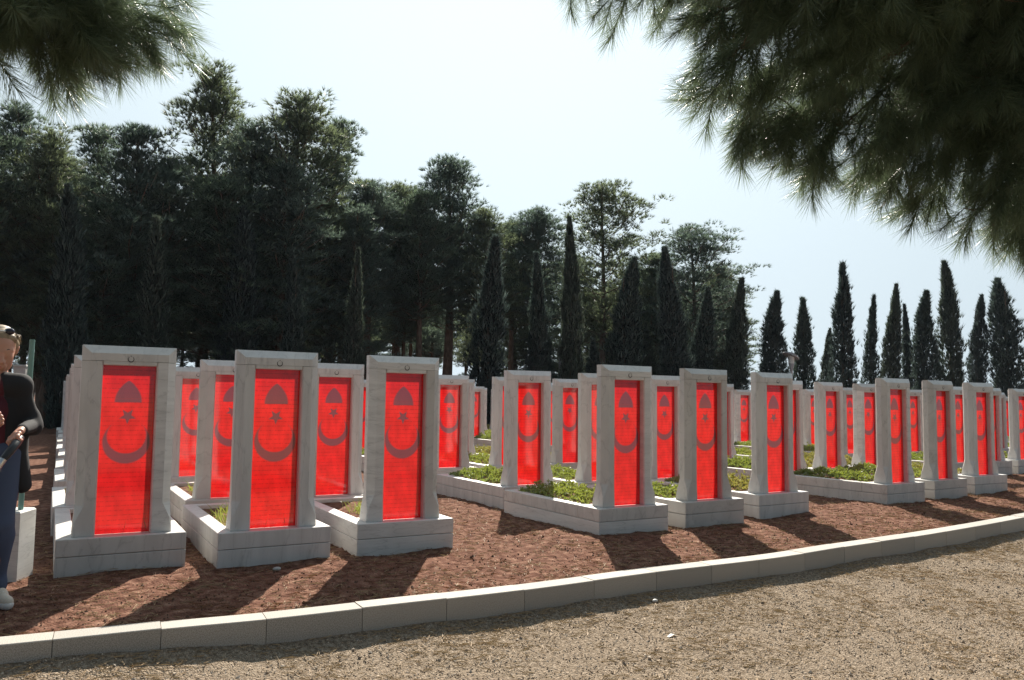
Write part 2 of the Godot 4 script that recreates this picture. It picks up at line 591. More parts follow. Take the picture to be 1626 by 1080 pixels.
func make_grave_meshes() -> void:
	var W := 0.403
	var front := 0.075
	var back := -1.625
	var mb := MB.new()
	mb.box(Vector3(0, -0.02, (front + back) / 2), Vector3(2 * W, 0.28, front - back), 0.004)
	grave_mesh.lower_course = mb.mesh()
	mb = MB.new()
	mb.box(Vector3(0, 0.1805, front - 0.17), Vector3(2 * W, 0.1145, 0.34), 0.004)
	grave_mesh.front_slab = mb.mesh()
	var side_len := front - 0.34 - back - 0.104
	mb = MB.new()
	mb.box(Vector3(0, 0.1805, 0), Vector3(0.11, 0.1145, side_len), 0.004)
	grave_mesh.side_slab = mb.mesh()
	mb = MB.new()
	mb.box(Vector3(0, 0.1805, back + 0.05), Vector3(2 * W, 0.1145, 0.1), 0.004)
	grave_mesh.back_slab = mb.mesh()
	mb = MB.new()
	mb.box(Vector3(0, 0.165, front - 0.342 - side_len / 2), Vector3(2 * W - 0.224, 0.08, side_len - 0.004))
	grave_mesh.soil = mb.mesh()
	# post: chamfered outer edges that stop above a flared foot
	for side in [-1.0, 1.0]:
		mb = MB.new()
		var rings := []
		#            y, outer x, front z, front chamfer x, z, back z, back chamfer
		var prof := [[0.001, 0.311, 0.008, 0.008, 0.008, -0.168, 0.008], [0.05, 0.308, 0.006, 0.008, 0.008, -0.163, 0.008], [0.10, 0.305, 0.004, 0.010, 0.010, -0.156, 0.009], [0.15, 0.302, 0.002, 0.030, 0.028, -0.147, 0.02], [0.205, 0.301, 0.0, 0.055, 0.048, -0.142, 0.028], [0.215, 0.300, 0.0, 0.055, 0.048, -0.14, 0.028], [1.19, 0.300, 0.0, 0.055, 0.048, -0.14, 0.028]]
		for p in prof:
			var y: float = PED + p[0]
			var xi := 0.171
			var ring := [Vector3(xi, y, p[2] - 0.012), Vector3(xi + 0.010, y, p[2]), Vector3(p[1] - p[3], y, p[2]), Vector3(p[1], y, p[2] - p[4]), Vector3(p[1], y, p[5] + p[6]), Vector3(p[1] - p[6], y, p[5]), Vector3(xi + 0.01, y, p[5]), Vector3(xi, y, p[5] + 0.012)]
			if side < 0:
				for i in ring.size(): ring[i].x *= -1.0
			else:
				ring.reverse()
			ring.reverse()
			rings.append(ring)
		for r in rings: r.reverse()
		mb.loft(rings)
		grave_mesh["post%d" % int(side)] = mb.mesh()
	# lintel with a bevelled front edge, dropped between the posts
	mb = MB.new()
	var y0 := PED + 1.1925
	var y1 := PED + STONE
	var rings := []
	for p in [[-0.141, 0.028], [-0.113, 0.0], [-0.048, 0.0], [0.001, 0.055]]:
		var w: float = 0.301 - p[1]
		rings.append([Vector3(-w, y0, p[0]), Vector3(w, y0, p[0]), Vector3(w, y1 - p[1], p[0]), Vector3(-w, y1 - p[1], p[0])])
	mb.loft(rings)
	mb.box(Vector3(0, y0 - 0.014, -0.069), Vector3(0.341, 0.031, 0.136), 0.004)
	grave_mesh.lintel = mb.mesh()
	# print panel, a thin translucent sheet
	mb = MB.new()
	var a := Vector3(-0.173, PED + 0.001, -0.062)
	var b := Vector3(0.173, PED + 1.17, -0.062)
	mb.quad(a, Vector3(b.x, a.y, a.z), b, Vector3(a.x, b.y, a.z))
	for uv in [Vector2(0, 1), Vector2(1, 0), Vector2(1, 1), Vector2(0, 1), Vector2(0, 0), Vector2(1, 0)]: mb.u.append(uv)
	grave_mesh.panel = mb.mesh()
	# small crescent and star let into the lintel
	mb = MB.new()
	var c := Vector3(0, PED + STONE - 0.094, 0.001)
	var n := 22
	for i in n:
		var quad := []
		for k in [i, i + 1]:
			var t: float = PI * 0.5 + 0.42 + (TAU - 0.84) * k / n
			var thick := 0.0006 + 0.0058 * pow(sin((TAU - 0.84) * k / n / (TAU - 0.84) * PI), 0.7)
			quad.append(c + Vector3(cos(t), sin(t), 0) * 0.021 + Vector3(0, 0, 0.0025))
			quad.append(c + Vector3(cos(t), sin(t), 0) * (0.021 - thick) + Vector3(0, 0, 0.0025))
		mb.quad(quad[0], quad[2], quad[3], quad[1])
		mb.quad(quad[0] - Vector3(0, 0, 0.003), quad[2] - Vector3(0, 0, 0.003), quad[2], quad[0])
	for i in 5:
		var t := PI * 0.5 + TAU * i / 5.0
		var s := c + Vector3(0, 0.023, 0.0025)
		mb.tri(s + Vector3(cos(t), sin(t), 0) * 0.006, s + Vector3(cos(t + 2.5), sin(t + 2.5), 0) * 0.003, s + Vector3(cos(t - 2.5), sin(t - 2.5), 0) * 0.003)
	grave_mesh.emblem = mb.mesh()
	grave_mesh.side_len = side_len
	grave_mesh.side_z = front - 0.342 - side_len / 2

const ORD := ["first", "second", "third", "fourth", "fifth", "sixth", "seventh", "eighth", "ninth", "tenth", "eleventh", "twelfth", "thirteenth", "fourteenth", "fifteenth", "sixteenth", "seventeenth", "eighteenth", "nineteenth", "twentieth"]

func ordinal(i: int) -> String:
	if i < 20: return ORD[i]
	if i == 29: return "thirtieth"
	if i == 39: return "fortieth"
	return ["", "", "twenty-", "thirty-", "forty-"][(i + 1) / 10] + ORD[(i + 1) % 10 - 1]

func build_graves() -> void:
	make_grave_meshes()
	make_plant_meshes()
	var seen_at := {
		"0,0": Vector2(-2.663, 5.636), "0,1": Vector2(-1.721, 5.982), "0,2": Vector2(-0.84, 6.479), "0,3": Vector2(1.109, 7.541), "0,4": Vector2(1.993, 8.114), "0,5": Vector2(2.922, 8.844), "0,6": Vector2(4.862, 10.13), "0,7": Vector2(5.75, 10.74), "0,8": Vector2(6.707, 11.464),
		"1,1": Vector2(-2.648, 7.709), "1,2": Vector2(-1.739, 8.02), "1,3": Vector2(0.238, 9.262), "1,4": Vector2(1.13, 9.85), "1,5": Vector2(2.0, 10.30), "1,6": Vector2(4.05, 11.65), "1,7": Vector2(4.904, 12.296), "1,8": Vector2(5.763, 12.922), "2,4": Vector2(0.025, 12.019), "2,5": Vector2(0.956, 12.603)}
	for r in 10:
		var count := 0
		for c in 36:
			var t := c / 3
			var al := (c - t) * 1.0213 + t * 2.2984
			var p := row_point(al)
			var a2 := row_angle(al) - 0.0109 * minf(al, 10.0)
			var dist := r * 1.8504 + 0.4795 * (r / 2)
			p += Vector2(-sin(a2), cos(a2)) * dist + Vector2(rnd(-0.03, 0.03), rnd(-0.03, 0.03))
			var yaw := row_angle(al) + rnd(-0.012, 0.012)
			var key := "%d,%d" % [r, c]
			if seen_at.has(key): p = seen_at[key]
			var e1 := pixel(V(p.x - 0.4, 0.8, p.y))
			var e2 := pixel(V(p.x + 0.4, 0.8, p.y))
			if e2.x < -40 or e1.x > 1650 or p.y > 52.0: continue
			if hidden_graves.has(key): continue
			grave(r, c, V(p.x, 0, p.y), yaw)
			count += 1

var hidden_graves := {}

func grave(r: int, c: int, at: Vector3, yaw: float) -> void:
	var which := "%s from the left in the %s row" % [ordinal(c), ["front", "second", "third", "fourth", "fifth", "sixth", "seventh", "eighth", "ninth", "tenth"][r]]
	var g := root_of("grave", "grey marble grave with red flag panel, " + which, "grave", at, yaw, "marble graves in rows")
	if r > 0: g.rotation.z = rnd(-0.006, 0.006)
	var pick := rng.randi() % 4
	if r == 0: pick = [0, 3, 1, 0, 2, 3, 0, 2, 3][mini(c, 8)]
	var m: Material = M.marble[pick]
	var m2: Material = M.marble[(pick + rng.randi() % 2) % 4]
	part("lower_course", grave_mesh.lower_course, m2, g)
	part("front_slab", grave_mesh.front_slab, m, g)
	for s in [-1.0, 1.0]:
		var k := part("side_slab", grave_mesh.side_slab, m, g)
		k.position = Vector3(s * 0.348, 0, grave_mesh.side_z)
	part("back_slab", grave_mesh.back_slab, m, g)
	part("bed_soil", grave_mesh.soil, M.soil, g)
	part("post", grave_mesh["post-1"], m, g)
	part("post", grave_mesh["post1"], M.marble[(pick + rng.randi() % 2) % 4], g)
	part("lintel", grave_mesh.lintel, m2, g)
	part("flag_panel", grave_mesh.panel, M.panel[rng.randi() % 3], g)
	if r < 4: part("crescent_emblem", grave_mesh.emblem, M.black_inlay, g)
	# planting
	var turn := Basis(Vector3.UP, yaw)
	if c < 3:
		var o := part("grass_tuft", plant_mesh.grass[rng.randi() % 2], M.sedum[rng.randi() % 2])
		tag(o, "sparse grass in the bed of the grave " + which, "grass", "grass in grave beds", "stuff")
		o.position = at + turn * Vector3(rnd(-0.05, 0.08), 0.205, -0.62)
		o.rotation.y = yaw
	else:
		var v := rng.randi() % 4
		var o := part("sedum_plant", plant_mesh.sedum[v], M.sedum[rng.randi() % 3])
		tag(o, "low yellow green sedum filling the grave " + which, "plant", "sedum in grave beds", "thing")
		o.position = at + turn * Vector3(0, 0.205, grave_mesh.side_z)
		o.rotation.y = yaw + (PI if rng.randf() < 0.5 else 0.0)
		o.scale.y = rnd(0.8, 1.15)

var plant_mesh := {"sedum": [], "grass": []}

func make_plant_meshes() -> void:
	for k in 4:
		var mb := MB.new()
		var nz := noise(90 + k, 1.7, 2)
		for i in 950:
			var x := rnd(-0.30, 0.30)
			var z := rnd(-0.58, 0.58)
			var edge := 1.0 - pow(maxf(absf(x) / 0.31, absf(z) / 0.59), 4.0)
			var top := 0.03 + 0.12 * edge * (0.6 + 0.9 * nz.get_noise_2d(x * 3.4, z * 3.4))
			var lean := Vector3(x * 0.8, 0.9, z * 0.35).normalized()
			var p := Vector3(x, top * rnd(0.55, 1.0), z)
			for j in 7:
				var d := (lean + rvec() * 0.95).normalized()
				var s := d.cross(rvec()).normalized() * rnd(0.0042, 0.0075)
				var l := rnd(0.016, 0.034)
				var b := p + d * 0.004
				mb.tri(b - s, b + s, b + d * l + s * 0.6)
				mb.tri(b - s, b + d * l + s * 0.6, b + d * l - s * 0.6)
		plant_mesh.sedum.append(mb.mesh())
	for k in 2:
		var mb := MB.new()
		for i in 760:
			var x := rng.randfn() * 0.13
			var z := rng.randfn() * 0.24
			if absf(x) > 0.27 or absf(z) > 0.55: continue
			var d := (Vector3.UP + rvec() * 0.55).normalized()
			var s := d.cross(rvec()).normalized() * rnd(0.002, 0.004)
			var l := rnd(0.04, 0.14)
			var p := Vector3(x, 0, z)
			var bend := rvec() * l * 0.35
			mb.quad(p - s, p + s, p + d * l * 0.6 + s * 0.8, p + d * l * 0.6 - s * 0.8)
			mb.tri(p + d * l * 0.6 - s * 0.8, p + d * l * 0.6 + s * 0.8, p + d * l + bend)
		plant_mesh.grass.append(mb.mesh())

# ------------------------------------------------------------------ trees behind the graves
func tuft(mb: MB, at: Vector3, dir: Vector3, out: Vector3, count: int, length: float, width: float, fan: float) -> void:
	for i in count:
		var d := (dir + rvec() * fan).normalized()
		var s := d.cross(rvec()).normalized() * width
		var l := length * rnd(0.6, 1.1)
		var e := at + d * l
		var nn := d.cross(s).normalized()
		if nn.dot(out) < 0: nn = -nn
		nn = (nn + out * 0.6).normalized()
		mb.tri(at - s, at + s, e, nn, nn, nn)

func make_pine(k: int, kind: int) -> Dictionary:
	# 11 m tall, crown about 3.6 m wide
	var wood := MB.new()
	var crown := MB.new()
	var bend := Vector3(rnd(-0.3, 0.3), 0, rnd(-0.3, 0.3))
	var H := 11.0
	var spine := func(t: float) -> Vector3: return Vector3(0, H * t, 0) + bend * sin(t * 3.0)
	var path := []
	var radii := []
	for i in 9:
		var t := i / 8.0
		path.append(spine.call(t * 0.97))
		radii.append(lerpf(0.17, 0.02, pow(t, 0.8)))
	wood.tube(path, radii, 7)
	var base: float = [0.30, 0.45, 0.34, 0.22][kind]
	var nb: int = [88, 80, 72, 92][kind]
	var nz := noise(200 + k, 0.9, 2)
	var ang := rnd(0, TAU)
	for i in nb:
		var t := base + (0.985 - base) * (i + rnd(0, 0.8)) / nb
		var u := (t - base) / (1.0 - base)
		ang += 2.399 + rnd(-0.5, 0.5)
		var prof: float
		if kind == 2: prof = (0.62 + 0.68 * sin(PI * clampf(u * 0.95 + 0.05, 0, 1))) * (1.0 - 0.5 * pow(u, 3.0))
		elif kind == 3: prof = pow(1.0 - u, 0.55) * 0.98 + 0.14
		else: prof = (0.66 + 0.45 * sin(PI * clampf(u * 1.1, 0, 1))) * (1.0 - 0.72 * pow(u, 2.6))
		prof *= 1.0 + 0.65 * nz.get_noise_3d(cos(ang) * 1.4, t * 8.0, sin(ang) * 1.4)
		var L := 1.75 * prof * rnd(0.68, 1.12)
		var dirh := Vector3(cos(ang), 0, sin(ang))
		var rise := lerpf(0.0, 0.9, u) + rnd(-0.1, 0.2)
		var b0: Vector3 = spine.call(t * 0.97)
		var bp := [b0]
		var p := b0
		var dd := (dirh + Vector3.UP * rise).normalized()
		for q in 3:
			dd = (dd + Vector3.UP * 0.14 + rvec() * 0.15).normalized()
			p += dd * L / 3.0
			bp.append(p)
		wood.tube(bp, [0.035 * (1.1 - u), 0.025 * (1.1 - u), 0.015, 0.006], 4, false)
		# rounded clumps of upright tufts along the outer branch
		var nc := int(3 + 3.6 * L / 1.75)
		for q in nc:
			var s := 1.0 - 0.85 * q / nc
			var f := s * 2.999
			var j := int(f)
			var c: Vector3 = (bp[j] as Vector3).lerp(bp[j + 1], f - j) + rvec() * 0.26
			var cr := rnd(0.20, 0.40)
			for e in int(15 * cr / 0.28):
				var o := rvec()
				o.y = absf(o.y) * 0.9 - 0.18
				tuft(crown, c + o * cr * rnd(0.3, 1.0) * Vector3(1.2, 0.95, 1.2), (o * 0.8 + Vector3.UP * 0.75 + dirh * 0.2).normalized(), (o + dirh).normalized(), 10, 0.21, 0.0085, 0.55)
	for e in 30:
		tuft(crown, spine.call(0.97) + rvec() * 0.22, Vector3.UP, Vector3.UP, 12, 0.24, 0.009, 0.6)
	return {"wood": wood.mesh(), "crown": crown.mesh()}

func make_cypress(k: int) -> Dictionary:
	# 8 m tall, about 1.2 m wide
	var wood := MB.new()
	wood.tube([Vector3.ZERO, Vector3(0.02, 1.5, 0), Vector3(-0.02, 4.5, 0.02), Vector3(0, 7.2, 0)], [0.13, 0.10, 0.06, 0.01], 7)
	var crown := MB.new()
	var nz := noise(300 + k, 0.8, 3)
	var lean := Vector3(rnd(-0.17, 0.17), 0, rnd(-0.1, 0.1))
	var bend := rnd(0, TAU)
	var sprays: int = [6800, 6000, 7200, 5000, 6600, 5600][k]
	var lumpy: float = [0.7, 0.95, 0.6, 1.0, 0.8, 0.9][k]
	for i in sprays:
		var t := pow(rnd(0.0, 1.0), 1.1)
		var wisp := i < 150
		if wisp: t = pow(rnd(0.0, 1.0), 0.45)
		var ang := rnd(0, TAU)
		var prof: float = pow(1.0 - pow(t, [2.3, 1.6, 2.0, 1.5, 2.5, 1.8][k]), 0.95) * (1.0 - 0.34 * exp(-t * 7.0)) * 0.94 + 0.045
		var lump := 1.0 + lumpy * nz.get_noise_3d(cos(ang) * 1.2, t * 8.0, sin(ang) * 1.2) + 0.25 * cos(ang - bend) * sin(t * 5.0)
		var R: float = 0.62 * prof * lump
		var r: float = R * (rnd(0.70, 1.02) if rng.randf() < 0.75 else rnd(0.1, 0.7))
		if wisp: r = R * rnd(1.0, 1.35)
		var out := Vector3(cos(ang), 0.15, sin(ang))
		var at := Vector3(cos(ang) * r, 0.15 + t * 7.72, sin(ang) * r) + lean * pow(t, 3.0) * 2.5
		var dir := (Vector3.UP * 1.0 + out * rnd(0.1, 0.55)).normalized()
		tuft(crown, at, dir, out, 7, 0.32 if wisp else (0.22 if t < 0.9 else 0.19), 0.014, 0.36)
	return {"wood": wood.mesh(), "crown": crown.mesh()}

func plant_tree(called: String, label: String, cat: String, group: String, kit: Dictionary, mat: Material, x: float, d: float, sx: float, sy: float) -> void:
	var o := root_of(called, label, cat, V(x, -0.03, d), rnd(0, TAU), group)
	var w := part("trunk", kit.wood, M.bark, o)
	var c := part("crown", kit.crown, mat, o)
	for q in [w, c]: q.scale = Vector3(sx, sy, sx)

func build_trees() -> void:
	var cyp := []
	for k in 6: cyp.append(make_cypress(k))
	# x, distance, height, width
	var list := [[-13.58, 24.61, 7.73, 1.15], [-11.91, 26.69, 7.25, 1.17], [-10.15, 29.97, 8.28, 1.40], [-7.71, 28.47, 6.47, 0.98], [-5.71, 29.02, 6.70, 0.77], [-0.94, 32.26, 7.80, 1.66], [1.19, 34.02, 7.51, 1.22], [2.53, 34.20, 9.16, 1.07], [3.61, 35.38, 4.02, 0.94], [5.02, 36.16, 7.82, 1.64], [6.55, 38.17, 5.03, 0.95], [7.37, 36.91, 8.49, 1.56], [8.93, 37.78, 6.67, 1.36], [10.79, 38.82, 7.31, 1.33], [13.38, 41.41, 7.08, 1.49], [15.19, 41.85, 6.84, 1.31], [17.80, 45.60, 5.56, 0.78], [17.56, 42.61, 8.90, 1.66], [20.49, 45.96, 7.56, 1.08], [21.78, 46.11, 8.22, 1.22], [24.25, 49.21, 7.45, 0.92], [23.90, 46.72, 7.96, 1.53], [25.81, 47.22, 9.87, 1.70], [29.46, 50.98, 8.35, 1.19], [30.76, 49.99, 9.39, 2.11]]
	for i in list.size():
		var t: Array = list[i]
		plant_tree("cypress", "%s dark cypress, %s from the left in the line behind the graves" % ["tall" if t[2] > 7.5 else "short", ordinal(i)], "cypress tree", "cypresses behind the graves", cyp[(i * 5 + i / 6) % 6], M.cypress[i % 3], t[0], t[1], t[3] / 1.26, t[2] / 8.0)
	var pine := []
	for k in 7: pine.append(make_pine(k, [0, 1, 0, 3, 1, 2, 3][k]))
	var ps := [[-18.70, 27.48, 10.67, 3.65], [-18.56, 29.85, 12.00, 3.50], [-16.59, 28.66, 10.77, 2.91], [-16.97, 31.88, 12.13, 2.99], [-14.30, 29.94, 11.49, 3.51], [-13.67, 34.88, 15.81, 4.63], [-13.77, 31.38, 10.60, 3.68], [-10.65, 33.13, 12.66, 3.62], [-9.35, 35.00, 14.63, 4.92], [-8.20, 37.93, 14.54, 3.56], [-6.94, 37.49, 11.50, 3.52], [-5.90, 40.37, 12.15, 3.47], [-4.34, 37.80, 11.17, 3.25], [-3.40, 40.62, 13.64, 3.81], [-1.58, 40.49, 10.94, 3.16], [-0.07, 43.63, 11.02, 3.41], [1.28, 43.24, 11.65, 3.72], [4.87, 45.25, 13.65, 6.01], [8.17, 45.95, 9.82, 3.95], [10.14, 45.90, 11.31, 6.10], [13.16, 49.88, 9.83, 3.12], [-11.61, 30.87, 9.72, 4.10], [-9.33, 32.14, 10.63, 3.77], [-16.25, 27.70, 7.64, 2.81], [-14.57, 28.64, 8.12, 2.91], [-6.73, 34.18, 9.34, 2.94], [7.16, 48.82, 9.37, 4.20], [9.76, 52.57, 9.40, 4.52], [13.00, 53.23, 9.97, 4.57], [6.76, 53.18, 8.81, 4.57], [3.36, 48.98, 9.93, 4.21], [1.97, 50.50, 9.57, 4.34], [9.18, 57.97, 8.38, 5.43], [12.76, 58.83, 9.00, 5.52], [5.24, 56.91, 9.09, 5.34], [0.68, 48.63, 9.44, 4.18], [15.64, 59.29, 9.10, 4.17]]
	for i in ps.size():
		var t: Array = ps[i]
		var wide: bool = t[3] > 5.5
		plant_tree("pine_tree", "%s dark green pine, %s of the nearer pines behind the graves" % ["broad crowned" if wide else ("tall" if t[2] > 12.0 else ("low" if i >= 26 else "bushy")), ordinal(i)], "pine tree", "pines at the edge of the wood", pine[5] if wide else pine[[3, 6][i % 2]] if i >= 26 else pine[[1, 4][i % 2]] if i >= 10 and i < 17 else pine[[0, 6, 2, 3, 0, 6][i % 6]], M.pine[i % 3], t[0], t[1], t[3] / 3.6 * (1.0 if wide else 1.45), t[2] / 11.0)
	# the wood goes on behind in loose rows
	for j in 8:
		for i in 21:
			var al := -31.0 + i * 3.0 + rnd(-0.9, 0.9) + (1.5 if j % 2 else 0.0)
			var q := 31.0 + j * 3.6 + rnd(-0.8, 0.8)
			var x := -2.62 + cos(0.51) * al - sin(0.51) * q
			var d := 5.54 + sin(0.51) * al + cos(0.51) * q
			var px := 813 + 1280 * x / d
			if px < -60 or px > 740 + j * 8 or (px > 540 and rng.randf() < 0.35): continue
			var h := rnd(8.5, 11.5) - 0.06 * maxf(al, 0.0)
			plant_tree("wood_pine", "slender pine standing deep in the dark wood", "pine tree", "pines deep in the wood", pine[[1, 4, 0, 1][rng.randi() % 4] if px < 480 else [1, 4][rng.randi() % 2]], M.pine[rng.randi() % 3], x, d, rnd(0.85, 1.15), h / 11.0)

# ------------------------------------------------------------------ the two pines that hang into the picture
func shoot_mesh(k: int) -> ArrayMesh:
	# a shoot along +y with long paired needles
	var mb := MB.new()
	rng.seed = 900 + k
	mb.tube([Vector3.ZERO, Vector3(0, 0.10, 0), Vector3(0.004, 0.2, 0)], [0.0035, 0.003, 0.002], 4, false)
	for i in 165:
		var t := rnd(0.02, 0.2)
		var a := rnd(0, TAU)
		var open := rnd(0.35, 1.05) * (1.15 - t * 2.2)
		var d := Vector3(cos(a) * sin(open), cos(open), sin(a) * sin(open))
		var l := rnd(0.10, 0.165)
		var p := Vector3(0, t, 0)
		var s := d.cross(rvec()).normalized() * 0.00085
		var mid := p + d * l * 0.55
		var e := p + d * l 
		mb.tri(p - s, p + s, mid + s)
		mb.tri(p - s, mid + s, mid - s)
		mb.tri(mid - s, mid + s, e)
	return mb.mesh()

func bough(mb: MB, shoots: Array, from: Vector3, tip: Vector3, arch: float, count: int, radius: float, spread_: float, droop: float) -> void:
	var path := []
	var radii := []
	var n := 9
	var wob := rvec() * 0.08
	for i in n:
		var t := i / (n - 1.0)
		var p := from.lerp(tip, t) + Vector3.UP * arch * sin(PI * t) + wob * sin(t * 7.0)
		path.append(p)
		radii.append(lerpf(radius, 0.004, pow(t, 0.7)))
	mb.tube(path, radii, 6, false)
	for i in count:
		var t := 1.0 - pow(rng.randf(), 1.5) * 0.75
		var f := t * (n - 1)
		var j := mini(int(f), n - 2)
		var c: Vector3 = (path[j] as Vector3).lerp(path[j + 1], f - j)
		var tan: Vector3 = (path[j + 1] - path[j]).normalized()
		var side := (rvec() - tan * 0.2).normalized()
		side.y = side.y * 0.6 - droop * 0.5
		var reach := rnd(0.02, spread_) * (1.25 - t * 0.85)
		var end := c + side * reach
		var dir := (tan * 0.7 + side * 0.6 + Vector3.DOWN * droop + rvec() * 0.45).normalized()
		if reach > 0.08:
			var mid := c.lerp(end, 0.5) + Vector3(0, -0.1 * reach, 0)
			mb.tube([c, mid, end], [0.006, 0.0045, 0.003], 4, false)
		var x := dir.cross(rvec()).normalized()
		var b := Basis(x, dir, x.cross(dir)).scaled(Vector3.ONE * rnd(0.8, 1.15))
		shoots.append(Transform3D(b, end))

func build_overhanging_pines() -> void:
	var kits := []
	for k in 3: kits.append(shoot_mesh(k))
	rng.seed = 41
	for side in 2:
		var o := root_of("overhanging_pine", ["long needled pine whose branch hangs in at the upper left", "dense long needled pine whose dark boughs fill the upper right"][side], "pine tree", V(-5.2, -0.15, 1.9) if side == 0 else V(5.2, -0.15, 2.6), 0.0)
		var origin := o.position
		var wood := MB.new()
		var shoots := []
		var crownpt: Vector3
		if side == 0:
			wood.tube([Vector3.ZERO, Vector3(0.1, 1.4, 0), Vector3(0.2, 3.0, -0.1), Vector3(0.25, 5.5, -0.1), Vector3(0.3, 8.0, 0)], [0.24, 0.19, 0.16, 0.11, 0.03], 10)
			crownpt = V(-5.0, 3.2, 2.0)
			var hub := V(-2.62, 3.16, 3.5)
			wood.tube([crownpt - origin, crownpt.lerp(hub, 0.5) + Vector3(0, 0.15, 0) - origin, hub - origin], [0.07, 0.05, 0.032], 7)
			for t in [[-1.86, 3.04, 3.85, 66], [-1.80, 3.26, 3.9, 24], [-2.00, 2.96, 3.7, 50], [-2.12, 2.84, 3.8, 34], [-2.26, 2.94, 3.5, 24], [-2.46, 2.80, 3.6, 14], [-2.66, 2.78, 3.7, 12], [-2.02, 3.2, 3.6, 46], [-2.2, 3.35, 3.9, 48], [-2.36, 3.12, 3.5, 24]]:
				bough(wood, shoots, hub - origin, V(t[0], t[1], t[2]) - origin, 0.05, t[3], 0.018, 0.32, 0.45)
		else:
			wood.tube([Vector3.ZERO, Vector3(-0.1, 1.5, 0), Vector3(-0.15, 3.2, -0.1), Vector3(-0.1, 5.5, -0.2), Vector3(0, 8.5, -0.2)], [0.28, 0.23, 0.19, 0.13, 0.03], 10)
			crownpt = V(5.05, 3.6, 2.8)
			# lower outline of the crown, left to right, then more boughs stacked above it
			for t in [[0.30, 3.72, 4.5], [0.55, 3.58, 4.5], [0.82, 3.55, 4.6], [1.08, 3.28, 4.3], [1.10, 3.05, 4.1], [1.30, 2.92, 4.3], [1.50, 2.76, 4.4], [1.72, 2.68, 4.5], [1.95, 2.60, 4.4], [2.15, 2.55, 4.5], [2.40, 2.46, 4.6], [2.58, 2.34, 4.4], [2.80, 2.24, 4.5], [3.05, 2.26, 4.6]]:
				var hub := crownpt + V((t[0] - 5.05) * 0.3, 0.25, (t[2] - 2.8) * 0.35) 
				for up in 6:
					if up > 3 and t[0] < 0.9: continue
					var tip := V(t[0] + up * 0.10 + rnd(-0.05, 0.08) * up, t[1] + up * 0.27, t[2] + rnd(-0.35, 0.45) * minf(up, 1.0))
					bough(wood, shoots, hub + Vector3(0, up * 0.2, 0) - origin, tip - origin, 0.22, 84 if t[0] > 1.0 else 58, 0.03, 0.32, 0.5)
			# one thin bare twig sticking out below the crown's left edge
			for t in [[1.10, 2.86, 4.3], [1.24, 2.76, 4.3], [1.34, 2.68, 4.35]]:
				bough(wood, shoots, V(1.75, 2.88, 4.4) - origin, V(t[0], t[1], t[2]) - origin, 0.02, 9, 0.006, 0.08, 0.5)
		part("trunk", wood.mesh(), M.bark, o)
		for k in 3:
			var some := []
			for i in range(k, shoots.size(), 3): some.append(shoots[i])
			spread("needles", kits[k], M.near_needles, some, o)

